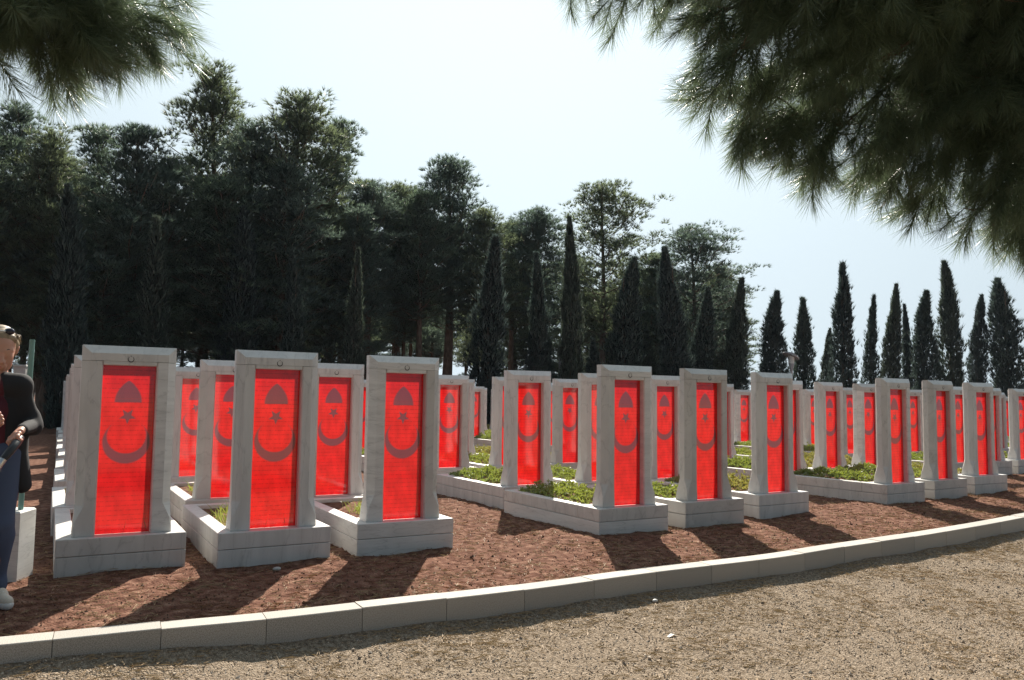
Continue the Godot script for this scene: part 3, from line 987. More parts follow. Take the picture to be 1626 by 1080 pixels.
# ------------------------------------------------------------------ small things
func build_small_things() -> void:
	# green post in a pale stone block beside the first grave
	var o := root_of("post_base", "pale stone block standing in the soil beside the woman's foot", "stone block", V(-3.235, 0, 5.32), 0.12)
	var mb := MB.new()
	var rings := []
	for p in [[-0.12, 0.0], [0.428, 0.0], [0.44, 0.010]]:
		var l: float = -0.15 + 0.055 * (p[0] / 0.44)
		rings.append([Vector3(l + p[1], p[0], 0.09 - p[1]), Vector3(0.088 - p[1], p[0], 0.09 - p[1]), Vector3(0.088 - p[1], p[0], -0.13 + p[1]), Vector3(l + p[1], p[0], -0.13 + p[1])])
	mb.loft(rings)
	part("block", mb.mesh(), M.marble[1], o)
	mb = MB.new()
	mb.box(Vector3(0.045, 0.36, 0.0905), Vector3(0.012, 0.085, 0.004), 0.001)
	var scratch := part("chipped_edge", mb.mesh(), M.white_paint, o)
	scratch.rotation.z = 0.0
	o = root_of("green_post", "thin weathered green metal post rising out of the pale stone block", "post", V(-3.185, 0.441, 5.33), 0.0)
	mb = MB.new()
	mb.tube([Vector3(-0.006, -0.03, 0), Vector3(0.0, 0.4, 0), Vector3(0.006, 1.10, 0)], [0.0165, 0.0165, 0.0165], 10)
	part("pipe", mb.mesh(), M.green_paint, o)
	mb = MB.new()
	mb.tube([Vector3(0.006, 1.10, 0), Vector3(0.006, 1.113, 0)], [0.019, 0.016], 10)
	part("cap", mb.mesh(), M.green_paint, o)
	# edging slab at the far end of the first column, and a grey pillar beyond the woman
	o = root_of("edging_slab", "low pale marble slab across the end of the leftmost grave column", "stone slab", V(-12.9, 0, 24.6), 0.2)
	mb = MB.new()
	mb.box(Vector3(0, 0.07, 0), Vector3(1.1, 0.2, 0.35), 0.01)
	part("slab", mb.mesh(), M.marble[1], o)
	o = root_of("grey_pillar", "plain grey stone pillar standing at the wood edge behind the woman", "pillar", V(-12.3, 0, 20.2), 0.3)
	mb = MB.new()
	mb.box(Vector3(0, 0.9, 0), Vector3(0.26, 1.9, 0.2), 0.012)
	part("shaft", mb.mesh(), M.marble[2], o)
	mb = MB.new()
	mb.box(Vector3(0, 1.87, 0), Vector3(0.30, 0.06, 0.24), 0.01)
	part("cap_stone", mb.mesh(), M.marble[2], o)
	# garden lamp between the cypresses
	o = root_of("garden_lamp", "grey garden lamp with a tilted saucer hood between two cypresses", "street lamp", V(13.39, 0, 38.55), 0.2)
	mb = MB.new()
	mb.tube([Vector3(0, -0.05, 0), Vector3(0, 0.4, 0), Vector3(0, 2.75, 0)], [0.085, 0.065, 0.06], 10)
	part("pole", mb.mesh(), M.grey_metal, o)
	mb = MB.new()
	mb.tube([Vector3(0, 2.74, 0), Vector3(0, 2.98, 0), Vector3(0, 3.12, 0)], [0.06, 0.10, 0.15], 12)
	part("cup", mb.mesh(), M.grey_metal, o)
	mb = MB.new()
	mb.tube([Vector3(0, 3.121, 0), Vector3(0.02, 3.5, 0)], [0.13, 0.15], 12)
	part("lamp_glass", mb.mesh(), M.lamp_glass, o)
	for s in [-1.0, 1.0]:
		mb = MB.new()
		mb.tube([Vector3(0.14 * s, 3.1, 0), Vector3(0.17 * s, 3.52 - 0.04 * s, 0)], [0.012, 0.012], 5)
		part("bracket", mb.mesh(), M.grey_metal, o)
	mb = MB.new()
	mb.tube([Vector3(-0.03, 3.46, 0), Vector3(-0.01, 3.50, 0), Vector3(0.03, 3.58, 0), Vector3(0.05, 3.64, 0)], [0.40, 0.41, 0.26, 0.08], 18)
	part("hood", mb.mesh(), M.grey_metal, o)
	o = root_of("white_pole", "slim whitish pole standing between the cypresses right of centre", "pole", V(2.14, 0, 35.7), 0.0)
	mb = MB.new()
	mb.tube([Vector3(0, -0.05, 0), Vector3(0, 3.0, 0)], [0.06, 0.055], 9)
	part("shaft", mb.mesh(), M.grey_metal, o)
	mb = MB.new()
	mb.tube([Vector3(0, 3.0, 0), Vector3(0, 3.05, 0)], [0.075, 0.07], 9)
	part("cap", mb.mesh(), M.grey_metal, o)
	# scraps and stones that catch the eye on the ground
	var bits := [["paper_scrap", "small white paper scrap lying flat on the gravel right of centre", "scrap", 0.944, 4.746, 0.034], ["kerb_pebble", "single grey pebble lying in the shade at the foot of the kerb", "stone", 0.974, 5.46, 0.022], ["marble_chip", "small grey marble chip on the shaded soil before the second front grave", "stone", -1.63, 5.77, 0.03]]
	for b in bits:
		var y: float = soil_y(b[3], b[4]) if b[0] == "marble_chip" else gravel_y(b[3], b[4])
		var sz: float = b[5]
		mb = MB.new()
		if b[0] == "paper_scrap":
			mb.quad(Vector3(-sz, 0.004, sz * 0.35), Vector3(0, 0.016, sz * 0.5), Vector3(sz * 0.1, 0.014, -sz * 0.4), Vector3(-sz * 0.9, 0.003, -sz * 0.3))
			mb.quad(Vector3(0, 0.016, sz * 0.5), Vector3(sz, 0.003, sz * 0.2), Vector3(sz * 0.9, 0.005, -sz * 0.3), Vector3(sz * 0.1, 0.014, -sz * 0.4))
		else:
			mb.ball(Vector3(0, sz * 0.35, 0), Vector3(sz, sz * 0.55, sz * 0.7), 9, 6)
		var bit := part(b[0], mb.mesh(), M.white_cloth if b[0] == "paper_scrap" else M.marble[2])
		bit.position = V(b[3], y, b[4])
		bit.rotation.y = 0.6
		tag(bit, b[1], b[2], "", "thing")
	# pushchair, whose handle the woman holds; most of it stands left of the frame
	o = root_of("pushchair", "black pushchair whose curved handle the woman holds", "pushchair", V(-3.28, 0, 4.1))
	var g := V(-3.25, 0, 4.1)
	mb = MB.new()
	mb.tube([V(-2.672, 0.952, 4.47) - g, V(-2.652, 0.944, 4.42) - g, V(-2.634, 0.925, 4.37) - g, V(-2.640, 0.885, 4.33) - g, V(-2.655, 0.850, 4.31) - g], [0.021, 0.024, 0.024, 0.022, 0.019], 12)
	part("handle_grip", mb.mesh(), M.black_rubber, o)
	mb = MB.new()
	mb.tube([V(-2.655, 0.850, 4.31) - g, V(-2.676, 0.800, 4.29) - g], [0.0175, 0.0175], 12)
	part("sleeve", mb.mesh(), M.bright_metal, o)
	mb = MB.new()
	mb.tube([V(-2.676, 0.80, 4.29) - g, V(-2.70, 0.765, 4.28) - g], [0.024, 0.024], 10)
	part("joint", mb.mesh(), M.black_rubber, o)
	for s in [0.0, 1.0]:
		mb = MB.new()
		mb.tube([V(-2.70 - s * 0.42, 0.765, 4.28 - s * 0.3) - g, V(-2.95 - s * 0.42, 0.45, 4.24 - s * 0.3) - g, V(-3.15 - s * 0.42, 0.12, 4.20 - s * 0.3) - g], [0.014, 0.014, 0.014], 8)
		part("frame_tube", mb.mesh(), M.grey_metal, o)
		mb = MB.new()
		mb.tube([V(-2.98 - s * 0.42, 0.42, 4.24 - s * 0.3) - g, V(-2.86 - s * 0.42, 0.10, 4.36 - s * 0.3) - g], [0.012, 0.012], 8)
		part("rear_leg", mb.mesh(), M.grey_metal, o)
		for w in [Vector2(-3.17, 4.20), Vector2(-2.90, 4.36)]:
			var c := V(w.x - s * 0.42, 0.085, w.y - s * 0.3) - g
			mb = MB.new()
			var ring := []
			var rr := []
			for i in 17:
				ring.append(c + Vector3(cos(TAU * i / 16.0) * 0.068 * 0.9, sin(TAU * i / 16.0) * 0.068, cos(TAU * i / 16.0) * 0.03))
				rr.append(0.016)
			mb.tube(ring, rr, 6, false)
			mb.tube([c + Vector3(-0.008, 0, 0.012), c + Vector3(0.008, 0, -0.012)], [0.05, 0.05], 12)
			part("wheel", mb.mesh(), M.black_rubber, o)
	mb = MB.new()
	for p in [[Vector3(0.06, 0.40, 0.0), Vector3(0.40, 0.05, 0.34)], [Vector3(0.24, 0.58, 0.0), Vector3(0.06, 0.40, 0.32)]]: mb.box(p[0], p[1], 0.02)
	part("seat", mb.mesh(), M.black_cloth, o)
	# cloth bag hanging at the pushchair, orange below and white above
	o = root_of("cloth_bag", "small orange and white cloth bag hanging beside the woman's shin", "bag", V(-2.84, 0.22, 4.44))
	mb = MB.new()
	snet(mb, [[Vector3(-0.06, 0.05, 0), Vector3(0.03, 0.05, 0.01), 0.055, 0.05], [Vector3(-0.05, 0.09, 0), Vector3(0.035, 0.085, 0), 0.05, 0.04]], [], 0.03, 0.012)
	part("pouch", mb.mesh(), M.orange_cloth, o)
	mb = MB.new()
	snet(mb, [[Vector3(-0.07, 0.125, 0), Vector3(0.035, 0.12, 0), 0.048, 0.036], [Vector3(0.02, 0.115, 0.03), Vector3(0.05, 0.09, 0.02), 0.02, 0.016]], [], 0.03, 0.012)
	part("top_cloth", mb.mesh(), M.white_cloth, o)
	mb = MB.new()
	mb.tube([Vector3(-0.04, 0.15, 0), Vector3(-0.10, 0.24, 0.02), Vector3(-0.14, 0.27, 0.04)], [0.006, 0.006, 0.006], 6)
	part("strap", mb.mesh(), M.white_cloth, o)

# ------------------------------------------------------------------ bodies: capsules joined smoothly and meshed
func snet(mb: MB, prims: Array, carve: Array, k: float, cell: float, xf := Transform3D.IDENTITY) -> void:
	var lo := Vector3.ONE * 1e9
	var hi := -lo
	for p in prims:
		for q in 2:
			var r: float = p[2 + q]
			lo = lo.min((p[q] as Vector3) - Vector3.ONE * r)
			hi = hi.max((p[q] as Vector3) + Vector3.ONE * r)
	lo -= Vector3.ONE * cell * 3.0
	hi += Vector3.ONE * cell * 3.0
	var nx := int((hi.x - lo.x) / cell) + 1
	var ny := int((hi.y - lo.y) / cell) + 1
	var nz := int((hi.z - lo.z) / cell) + 1
	var f := PackedFloat32Array()
	f.resize(nx * ny * nz)
	f.fill(1000.0)
	for pass_ in 2:
		for p in (prims if pass_ == 0 else carve):
			var a: Vector3 = p[0]
			var b: Vector3 = p[1]
			var ra: float = p[2]
			var rb: float = p[3]
			var pad := maxf(ra, rb) + k + cell * 2.5
			var l := (a.min(b) - Vector3.ONE * pad - lo) / cell
			var h := (a.max(b) + Vector3.ONE * pad - lo) / cell
			var ba := b - a
			var bb := maxf(ba.dot(ba), 1e-9)
			for z in range(maxi(0, int(l.z)), mini(nz, int(h.z) + 1)):
				for y in range(maxi(0, int(l.y)), mini(ny, int(h.y) + 1)):
					var at := (z * ny + y) * nx
					for x in range(maxi(0, int(l.x)), mini(nx, int(h.x) + 1)):
						var pa := lo + Vector3(x, y, z) * cell - a
						var t := clampf(pa.dot(ba) / bb, 0.0, 1.0)
						var d := (pa - ba * t).length() - lerpf(ra, rb, t)
						var o := f[at + x]
						if pass_ == 1:
							f[at + x] = maxf(o, -d)
						elif o > 999.0:
							f[at + x] = d
						else:
							var hh := maxf(k - absf(o - d), 0.0) / k
							f[at + x] = minf(o, d) - hh * hh * k * 0.25
	var idx := PackedInt32Array()
	idx.resize(nx * ny * nz)
	idx.fill(-1)
	var pos := PackedVector3Array()
	var nor := PackedVector3Array()
	var off := [0, 1, nx, nx + 1, nx * ny, nx * ny + 1, nx * ny + nx, nx * ny + nx + 1]
	var edges := [[0, 1], [2, 3], [4, 5], [6, 7], [0, 2], [1, 3], [4, 6], [5, 7], [0, 4], [1, 5], [2, 6], [3, 7]]
	for z in nz - 1:
		for y in ny - 1:
			for x in nx - 1:
				var at := (z * ny + y) * nx + x
				var f0 := f[at]
				if f0 > cell * 2.0 or f0 < -cell * 2.0: continue
				var s := PackedFloat32Array()
				var neg := 0
				for q in 8:
					var w: float = f[at + off[q]]
					s.append(w)
					if w < 0.0: neg += 1
				if neg == 0 or neg == 8: continue
				var sum := Vector3.ZERO
				var n := 0
				for e in edges:
					var i: int = e[0]
					var j: int = e[1]
					if (s[i] < 0.0) == (s[j] < 0.0): continue
					var t := s[i] / (s[i] - s[j])
					sum += Vector3(i & 1, (i >> 1) & 1, i >> 2).lerp(Vector3(j & 1, (j >> 1) & 1, j >> 2), t)
					n += 1
				idx[at] = pos.size()
				pos.append(xf * (lo + (Vector3(x, y, z) + sum / n) * cell))
				var gr := Vector3(s[1] + s[3] + s[5] + s[7] - s[0] - s[2] - s[4] - s[6], s[2] + s[3] + s[6] + s[7] - s[0] - s[1] - s[4] - s[5], s[4] + s[5] + s[6] + s[7] - s[0] - s[1] - s[2] - s[3])
				nor.append((xf.basis * gr).normalized())
	var st := [1, nx, nx * ny]
	for z in range(1, nz - 1):
		for y in range(1, ny - 1):
			for x in range(1, nx - 1):
				var at := (z * ny + y) * nx + x
				var f0 := f[at]
				if f0 > cell * 2.0 or f0 < -cell * 2.0: continue
				for q in 3:
					if (f0 < 0.0) == (f[at + st[q]] < 0.0): continue
					var u: int = st[(q + 1) % 3]
					var w: int = st[(q + 2) % 3]
					var i0 := idx[at]
					var i1 := idx[at - u]
					var i2 := idx[at - u - w]
					var i3 := idx[at - w]
					if i0 < 0 or i1 < 0 or i2 < 0 or i3 < 0: continue
					if f0 < 0.0: mb.squad(pos[i0], pos[i1], pos[i2], pos[i3], nor[i0], nor[i1], nor[i2], nor[i3])
					else: mb.squad(pos[i0], pos[i3], pos[i2], pos[i1], nor[i0], nor[i3], nor[i2], nor[i1])

func cap(a: Vector3, b: Vector3, ra: float, rb: float) -> Array:
	return [a, b, ra, rb]

func build_person() -> void:
	var at := V(-2.95, 0.0, 4.66)
	var stand := V(-2.98, 0.0, 4.66)
	var o := root_of("person", "woman in black cardigan, maroon top and jeans looking down, holding a pushchair handle", "person", stand)
	var W := func(x: float, y: float, d: float) -> Vector3: return V(x, y, d) - at
	var sh_l: Vector3 = W.call(-2.81, 1.245, 4.66)
	var sh_r: Vector3 = W.call(-3.11, 1.25, 4.68)
	var el_l: Vector3 = W.call(-2.748, 1.015, 4.71)
	var el_r: Vector3 = W.call(-3.18, 1.01, 4.68)
	var wr_l: Vector3 = W.call(-2.676, 0.995, 4.485)
	var wr_r: Vector3 = W.call(-2.90, 1.035, 4.455)
	var neck: Vector3 = W.call(-2.955, 1.29, 4.68)
	var hip_l: Vector3 = W.call(-2.875, 0.82, 4.67)
	var hip_r: Vector3 = W.call(-3.03, 0.82, 4.69)
	var kn_l: Vector3 = W.call(-2.845, 0.46, 4.62)
	var kn_r: Vector3 = W.call(-3.04, 0.46, 4.68)
	var an_l: Vector3 = W.call(-2.885, 0.09, 4.67)
	var an_r: Vector3 = W.call(-3.06, 0.09, 4.70)
	var chest: Vector3 = W.call(-2.955, 1.10, 4.68)
	var waist: Vector3 = W.call(-2.955, 0.93, 4.68)
	var left := Vector3(0.98, 0, -0.17)
	# --- body: one continuous figure
	var body := MB.new()
	snet(body, [cap(sh_l - left * 0.05, sh_r + left * 0.05, 0.055, 0.055), cap(chest + left * 0.06, waist + left * 0.045, 0.085, 0.075), cap(chest - left * 0.06, waist - left * 0.045, 0.085, 0.075), cap(waist, waist + Vector3(0, -0.1, 0), 0.09, 0.10), cap(hip_l, kn_l, 0.075, 0.05), cap(hip_r, kn_r, 0.075, 0.05), cap(kn_l, an_l, 0.048, 0.034), cap(kn_r, an_r, 0.048, 0.034), cap(an_l + Vector3(0, -0.04, 0.0), an_l + Vector3(0.10, -0.055, 0.07), 0.03, 0.022), cap(an_r + Vector3(0, -0.04, 0.0), an_r + Vector3(0.03, -0.055, 0.12), 0.03, 0.022), cap(sh_l, el_l, 0.042, 0.034), cap(sh_r, el_r, 0.042, 0.034), cap(el_l, wr_l, 0.033, 0.023), cap(el_r, wr_r, 0.033, 0.023), cap(neck + Vector3(0, -0.06, 0), neck + Vector3(0.005, 0.06, 0.01), 0.058, 0.052)], [], 0.05, 0.013)
	# hands
	for side in 2:
		var wr := wr_l if side == 0 else wr_r
		var palm: Vector3 = W.call(-2.668, 0.972, 4.425) if side == 0 else W.call(-2.80, 1.05, 4.40)
		var fwd := (palm - wr).normalized()
		var across := Vector3(0.80, 0.25, 0.5).normalized() if side == 0 else Vector3(0.1, 0.95, 0.2).normalized()
		across = (across - fwd * across.dot(fwd)).normalized()
		var down := fwd.cross(across).normalized()
		if side == 0 and down.y > 0: down = -down
		if side == 1 and down.x < 0: down = -down
		var pr := [cap(wr, palm, 0.022, 0.020), cap(palm - across * 0.026 - fwd * 0.02, palm + across * 0.022 - fwd * 0.02, 0.015, 0.015), cap(palm - across * 0.028 + fwd * 0.012, palm + across * 0.026 + fwd * 0.012, 0.0125, 0.0125)]
		var len_ := [0.8, 0.95, 1.0, 0.92]
		for i in 4:
			var b := palm + across * (0.029 - 0.0195 * i) + fwd * 0.02
			var l: float = len_[i]
			var p1 := b + (fwd * 0.030 + down * 0.008) * l
			var p2 := p1 + (fwd * 0.006 + down * 0.026) * l
			var p3 := p2 + (-fwd * 0.017 + down * 0.010) * l
			pr.append_array([cap(b, p1, 0.0098, 0.0090), cap(p1, p2, 0.0090, 0.0082), cap(p2, p3, 0.0082, 0.0070)])
		var tb := palm - across * 0.030 - fwd * 0.025 + down * 0.006
		var t1 := tb - across * 0.018 + fwd * 0.025 + down * 0.016
		var t2 := t1 + across * 0.012 + fwd * 0.018 + down * 0.018
		pr.append_array([cap(tb, t1, 0.0125, 0.0105), cap(t1, t2, 0.0105, 0.0085)])
		snet(body, pr, [], 0.007, 0.0036)
	# head, turned towards her left and looking down
	var F := V(0.60, -0.33, -0.73).normalized()
	var L := V(0.77, 0.03, 0.63)
	L = (L - F * L.dot(F)).normalized()
	var U := F.cross(L).normalized()
	if U.y < 0: U = -U
	var hx := Transform3D(Basis(L, U, F).scaled(Vector3.ONE * 1.07), W.call(-2.935, 1.445, 4.66))
	var H := func(a: Array) -> Array: return a
	var head := [cap(Vector3(0, 0.03, -0.025), Vector3(0, 0.03, -0.02), 0.080, 0.080), cap(Vector3(0, 0.04, 0.02), Vector3(0, 0.03, 0.022), 0.067, 0.067), cap(Vector3(0, -0.01, 0.022), Vector3(0, -0.05, 0.026), 0.066, 0.056), cap(Vector3(-0.024, -0.072, 0.03), Vector3(0.024, -0.072, 0.03), 0.034, 0.034), cap(Vector3(0, -0.090, 0.056), Vector3(0, -0.09, 0.045), 0.022, 0.026), cap(Vector3(-0.034, -0.022, 0.058), Vector3(-0.032, -0.04, 0.052), 0.024, 0.026), cap(Vector3(0.034, -0.022, 0.058), Vector3(0.032, -0.04, 0.052), 0.024, 0.026), cap(Vector3(-0.014, 0.022, 0.082), Vector3(-0.044, 0.020, 0.066), 0.010, 0.010), cap(Vector3(0.014, 0.022, 0.082), Vector3(0.044, 0.020, 0.066), 0.010, 0.010), cap(Vector3(0, 0.012, 0.084), Vector3(0, -0.033, 0.104), 0.0085, 0.0125), cap(Vector3(-0.012, -0.038, 0.092), Vector3(0.012, -0.038, 0.092), 0.0085, 0.0085), cap(Vector3(-0.016, -0.061, 0.082), Vector3(0.016, -0.061, 0.082), 0.0085, 0.0085), cap(Vector3(-0.014, -0.072, 0.080), Vector3(0.014, -0.072, 0.080), 0.0085, 0.0085), cap(Vector3(-0.078, -0.012, -0.012), Vector3(-0.080, 0.012, -0.016), 0.011, 0.015), cap(Vector3(0.078, -0.012, -0.012), Vector3(0.080, 0.012, -0.016), 0.011, 0.015), cap(Vector3(0, -0.07, -0.02), Vector3(0, -0.17, -0.055), 0.05, 0.052), cap(Vector3(-0.030, -0.002, 0.070), Vector3(-0.029, -0.002, 0.070), 0.0135, 0.0135), cap(Vector3(0.030, -0.002, 0.070), Vector3(0.029, -0.002, 0.070), 0.0135, 0.0135)]
	snet(body, head, [], 0.014, 0.0042, hx)
	part("body", body.mesh(), M.skin, o)
	# face details
	for s in [-1.0, 1.0]:
		var lid := MB.new()
		var pts := []
		var rr := []
		for i in 6:
			var q := -1.0 + 2.0 * i / 5.0
			pts.append(hx * Vector3(s * 0.030 + q * 0.013, -0.010 + 0.003 * q * q, 0.0825 - 0.005 * q * q))
			rr.append(0.0016)
		lid.tube(pts, rr, 5)
		part("eyelash", lid.mesh(), M.dark_hair, o)
		lid = MB.new()
		lid.tube([hx * Vector3(s * 0.013, 0.026, 0.0915), hx * Vector3(s * 0.030, 0.031, 0.085), hx * Vector3(s * 0.046, 0.025, 0.074)], [0.002, 0.0028, 0.0014], 5)
		part("eyebrow", lid.mesh(), M.dark_hair, o)
	var mouth := MB.new()
	mouth.tube([hx * Vector3(-0.021, -0.067, 0.083), hx * Vector3(0, -0.0655, 0.0905), hx * Vector3(0.021, -0.067, 0.083)], [0.002, 0.0045, 0.002], 6)
	part("lips", mouth.mesh(), M.lips, o)
	# hair: short, swept back, with single locks over the forehead
	var hair := MB.new()
	snet(hair, [cap(Vector3(0, 0.045, -0.035), Vector3(0, 0.045, -0.02), 0.086, 0.084), cap(Vector3(0, 0.072, 0.005), Vector3(0, 0.075, 0.02), 0.058, 0.046), cap(Vector3(-0.062, 0.03, -0.02), Vector3(-0.066, -0.03, -0.045), 0.030, 0.022), cap(Vector3(0.062, 0.03, -0.02), Vector3(0.066, -0.03, -0.045), 0.030, 0.022), cap(Vector3(0.02, 0.088, 0.035), Vector3(0.062, 0.075, 0.038), 0.022, 0.012), cap(Vector3(-0.02, 0.088, 0.035), Vector3(-0.060, 0.07, 0.03), 0.022, 0.012), cap(Vector3(0, 0.0, -0.07), Vector3(0, -0.06, -0.07), 0.06, 0.045)], [cap(Vector3(0, 0.0, 0.090), Vector3(0, -0.06, 0.10), 0.066, 0.075)], 0.02, 0.005, hx)
	rng.seed = 5
	for i in 70:
		var a := rnd(-1.6, 1.6)
		var p0 := Vector3(sin(a) * 0.075, 0.085 + rnd(-0.02, 0.02), 0.03 * cos(a))
		var p2 := Vector3(sin(a) * 0.098, 0.062 + rnd(-0.03, 0.02), 0.058 * cos(a) + rnd(-0.01, 0.015))
		hair.tube([hx * p0, hx * (p0.lerp(p2, 0.5) + Vector3(0, 0.012, 0.012)), hx * p2], [0.002, 0.0022, 0.0006], 4, false)
	part("hair", hair.mesh(), M.hair, o)
	# sunglasses pushed up on the head
	var bridge := MB.new()
	bridge.tube([hx * Vector3(-0.014, 0.122, 0.054), hx * Vector3(0, 0.124, 0.058), hx * Vector3(0.014, 0.122, 0.054)], [0.004, 0.004, 0.004], 6)
	var glasses := part("sunglasses", bridge.mesh(), M.bright_metal, o)
	for s in [-1.0, 1.0]:
		var lens := MB.new()
		lens.ball(hx * Vector3(s * 0.034, 0.118, 0.040), Vector3(0.029, 0.021, 0.022), 14, 9)
		part("lens", lens.mesh(), M.lens, glasses)
		var arm := MB.new()
		arm.tube([hx * Vector3(s * 0.062, 0.112, 0.036), hx * Vector3(s * 0.088, 0.075, -0.01), hx * Vector3(s * 0.090, 0.02, -0.06)], [0.004, 0.0035, 0.003], 6)
		part("temple_arm", arm.mesh(), M.black_rubber, glasses)
	# maroon top
	var top := MB.new()
	snet(top, [cap(sh_l - left * 0.06, sh_r + left * 0.06, 0.066, 0.066), cap(chest + left * 0.065, waist + left * 0.055, 0.098, 0.088), cap(chest - left * 0.065, waist - left * 0.055, 0.098, 0.088), cap(chest + Vector3(0.055, -0.01, 0.06), chest + Vector3(-0.055, -0.01, 0.06), 0.055, 0.055), cap(waist + left * 0.04, waist + left * 0.05 + Vector3(0, -0.12, 0), 0.095, 0.105), cap(waist - left * 0.04, waist - left * 0.05 + Vector3(0, -0.12, 0), 0.095, 0.105)], [cap(neck + Vector3(0.02, 0.03, 0.045), neck + Vector3(0.025, -0.04, 0.075), 0.062, 0.05)], 0.04, 0.011)
	part("top", top.mesh(), M.maroon_cloth, o)
	# long open cardigan
	var car := MB.new()
	snet(car, [cap(sh_l - left * 0.07, sh_l + left * 0.01, 0.075, 0.063), cap(sh_r + left * 0.07, sh_r - left * 0.01, 0.075, 0.063), cap(sh_l, el_l, 0.052, 0.042), cap(sh_r, el_r, 0.052, 0.042), cap(el_l, el_l.lerp(wr_l, 0.92), 0.042, 0.032), cap(el_r, el_r.lerp(wr_r, 0.9), 0.046, 0.032), cap(el_l + Vector3(0.008, -0.02, 0), el_l + Vector3(-0.01, 0.05, -0.01), 0.036, 0.036), cap(chest + left * 0.08, waist + left * 0.085, 0.098, 0.092), cap(chest - left * 0.08, waist - left * 0.085, 0.098, 0.092), cap(waist + left * 0.085, hip_l + left * 0.065 + Vector3(0.015, -0.15, -0.04), 0.090, 0.050), cap(waist - left * 0.085, hip_r - left * 0.065 + Vector3(0, -0.15, -0.04), 0.090, 0.050), cap(waist + Vector3(0, 0, -0.06), waist + Vector3(0, -0.24, -0.09), 0.08, 0.06)], [cap(neck + Vector3(0.02, 0.0, 0.13), chest + Vector3(0.025, 0.02, 0.14), 0.075, 0.11), cap(chest + Vector3(0.025, 0.02, 0.14), waist + Vector3(0.02, -0.3, 0.15), 0.11, 0.125), cap(neck + Vector3(0.01, 0.08, 0.02), neck + Vector3(0.01, 0.0, 0.03), 0.05, 0.062)], 0.035, 0.011)
	part("cardigan", car.mesh(), M.black_cloth, o)
	# jeans
	var jeans := MB.new()
	snet(jeans, [cap(hip_l + Vector3(0, 0.03, 0), kn_l, 0.096, 0.064), cap(hip_r + Vector3(0, 0.03, 0), kn_r, 0.096, 0.064), cap(kn_l, an_l + Vector3(0, 0.015, 0), 0.064, 0.050), cap(kn_r, an_r + Vector3(0, 0.015, 0), 0.064, 0.050), cap(kn_l + Vector3(0.01, -0.07, -0.02), kn_l + Vector3(-0.02, -0.2, -0.02), 0.056, 0.05), cap(an_l + Vector3(-0.02, 0.03, 0.02), an_l + Vector3(0.02, 0.025, 0.02), 0.05, 0.05)], [], 0.03, 0.012)
	part("jeans", jeans.mesh(), M.denim, o)
	# cream shoes
	for side in 2:
		var an := an_l if side == 0 else an_r
		var toe := Vector3(0.125, -0.05, 0.085) if side == 0 else Vector3(0.03, -0.05, 0.15)
		var back := -toe.normalized() * 0.045
		back.y = -0.045
		var shoe := MB.new()
		snet(shoe, [cap(an + back + Vector3(0, 0.01, 0), an + toe, 0.042, 0.032), cap(an + Vector3(0, -0.02, 0), an + toe * 0.45 + Vector3(0, 0.002, 0), 0.042, 0.036)], [cap(an + Vector3(-0.5, -0.59, 0), an + Vector3(0.5, -0.59, 0), 0.503, 0.503)], 0.02, 0.006)
		var shoe_part := part("shoe", shoe.mesh(), M.cream_leather, o)
		var sole := MB.new()
		snet(sole, [cap(an + back + Vector3(0, -0.022, 0), an + toe + Vector3(0, -0.014, 0), 0.043, 0.034)], [cap(an + Vector3(-0.5, -0.59, 0), an + Vector3(0.5, -0.59, 0), 0.498, 0.498), cap(an + Vector3(-0.5, 0.443, 0), an + Vector3(0.5, 0.443, 0), 0.505, 0.505)], 0.01, 0.006)
		part("sole", sole.mesh(), M.white_cloth, shoe_part)
		for i in 3:
			var lace := MB.new()
			var c: Vector3 = an + toe * (0.35 + 0.16 * i) + Vector3(0, 0.040 - 0.006 * i, 0)
			var ac := Vector3(-toe.z, 0, toe.x).normalized() * 0.024
			lace.tube([c - ac + Vector3(0, -0.012, 0), c + Vector3(0, 0.002, 0), c + ac + Vector3(0, -0.012, 0)], [0.003, 0.003, 0.003], 5)
			part("lace", lace.mesh(), M.white_cloth, shoe_part)
	# phone in a pink case in her right hand
	var ph := root_of("phone", "pink cased phone in the woman's right hand", "phone", V(-2.805, 1.075, 4.365), 0.35)
	var pm := MB.new()
	pm.box(Vector3.ZERO, Vector3(0.075, 0.012, 0.145), 0.005)
	var pcase := part("case", pm.mesh(), M.pink_plastic, ph)
	pm = MB.new()
	pm.box(Vector3(0, 0.0068, 0), Vector3(0.066, 0.002, 0.132), 0.0)
	var screen := part("screen", pm.mesh(), M.lens, ph)
	for q in [pcase, screen]: q.rotation = Vector3(0.5, 0.2, -0.35)

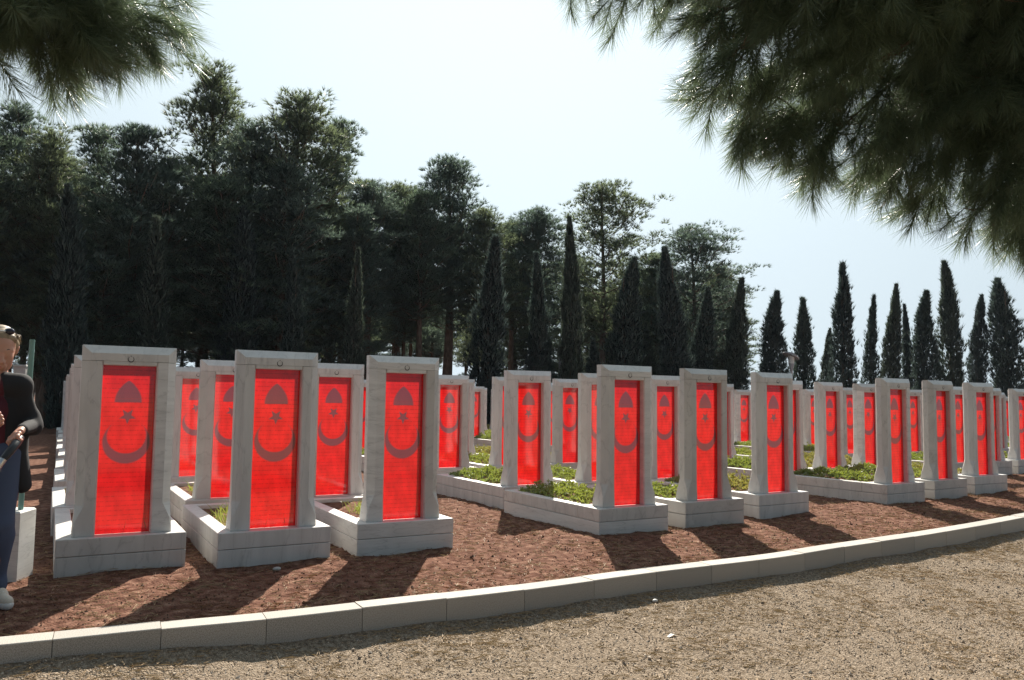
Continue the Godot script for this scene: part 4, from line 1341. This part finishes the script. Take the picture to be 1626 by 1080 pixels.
# ------------------------------------------------------------------ loose cover on the ground
func build_litter() -> void:
	rng.seed = 77
	var peb := []
	for k in 3:
		var mb := MB.new()
		var p := []
		for a in [Vector3.RIGHT, Vector3.UP, Vector3.BACK, Vector3.LEFT, Vector3.DOWN, Vector3.FORWARD]:
			p.append(a * Vector3(rnd(0.8, 1.2), rnd(0.45, 0.75), rnd(0.6, 1.0)) + rvec() * 0.16)
		for s in [[0, 1, 2], [1, 3, 2], [3, 4, 2], [4, 0, 2], [1, 0, 5], [3, 1, 5], [4, 3, 5], [0, 4, 5]]:
			mb.tri(p[s[0]], p[s[1]], p[s[2]])
		peb.append(mb.mesh())
	var mats := [plain(lin(0.45, 0.375, 0.295), 0.9), plain(lin(0.20, 0.17, 0.14), 0.9), plain(lin(0.31, 0.225, 0.155), 0.9)]
	for k in 3:
		var list := []
		for i in 26000:
			var x := rnd(-3.2, 6.0)
			var v := pow(rnd(0.0, 1.0), 1.0) * 4.2
			var d := kerb_d(x) - v - 0.02
			if d < 2.2 or absf(x) > d * 0.75: continue
			var s := rnd(0.003, 0.0075) * (2.2 if rng.randf() < 0.02 else 1.0)
			list.append(Transform3D(Basis(rvec(), rnd(0, TAU)).scaled(Vector3.ONE * s), V(x, gravel_y(x, d) + s * 0.2, d)))
		var o := spread("gravel_stones", peb[k], mats[k], list)
		tag(o, ["loose pale buff gravel chips on the path", "loose dark grey gravel chips on the path", "loose reddish brown gravel chips on the path"][k], "gravel")
	# crumbs of soil and bark
	var list2 := []
	for i in 16000:
		var v := pow(rnd(0.0, 1.0), 1.6) * 7.0
		var x := rnd(-4.5, 9.0)
		var d := kerb_d(x) + 0.16 + v
		var s := rnd(0.003, 0.010)
		list2.append(Transform3D(Basis(rvec(), rnd(0, TAU)).scaled(Vector3.ONE * s), V(x, soil_y(x, d) + s * 0.2, d)))
	for i in 2200:
		var x := rnd(-4.5, 9.0)
		var d := kerb_d(x) + 0.2 + pow(rnd(0.0, 1.0), 1.3) * 6.0
		var s := rnd(0.008, 0.019)
		if gn.get_noise_2d(x * 14.0 - 70.0, d * 14.0) < 0.02: continue
		list2.append(Transform3D(Basis(Vector3.UP, rnd(0, TAU)).scaled(Vector3.ONE * s), V(x, soil_y(x, d) - s * 0.05, d)))
	tag(spread("soil_crumbs", peb[0], plain(lin(0.10, 0.055, 0.036), 1.0), list2), "dark crumbs of earth and bark on the soil", "soil crumbs")
	# dry pine needles
	var mb := MB.new()
	for s in [-1.0, 1.0]:
		var e := Vector3(0.12 * s, 0, 0.5)
		mb.tri(Vector3(-0.02, 0, -0.5), Vector3(0.02, 0, -0.5), e)
		mb.tri(Vector3(0, -0.02, -0.5), e, Vector3(0, 0.02, -0.5))
	var needle := mb.mesh()
	for k in 3:
		var list := []
		for i in [30000, 24000, 26000][k]:
			var x := rnd(-4.5, 9.0)
			var d: float
			var y: float
			if k < 2:
				d = kerb_d(x) + 0.13 + pow(rnd(0.0, 1.0), 1.5) * 7.0
				y = soil_y(x, d)
			else:
				x = rnd(-3.2, 6.0)
				d = kerb_d(x) - 0.02 - pow(rnd(0, 1), 1.2) * 4.0
				if d < 2.2: continue
				y = gravel_y(x, d)
			if gn.get_noise_2d(x * 12.0 + 40.0 * k, d * 12.0) + rnd(-0.35, 0.35) < -0.05: continue
			var l := rnd(0.04, 0.10)
			var b := Basis(Vector3.UP, rnd(0, TAU)) * Basis(Vector3.RIGHT, rnd(-0.18, 0.18))
			list.append(Transform3D(b.scaled(Vector3.ONE * l), V(x, y + rnd(0.002, 0.010), d)))
		var o := spread("dry_needles", needle, [M.straw, M.straw_red, M.straw][k], list)
		tag(o, ["pale straw coloured pine needles lying on the soil", "reddish fallen pine needles lying on the soil", "dry straw coloured needles lying on the gravel path"][k], "pine needles")
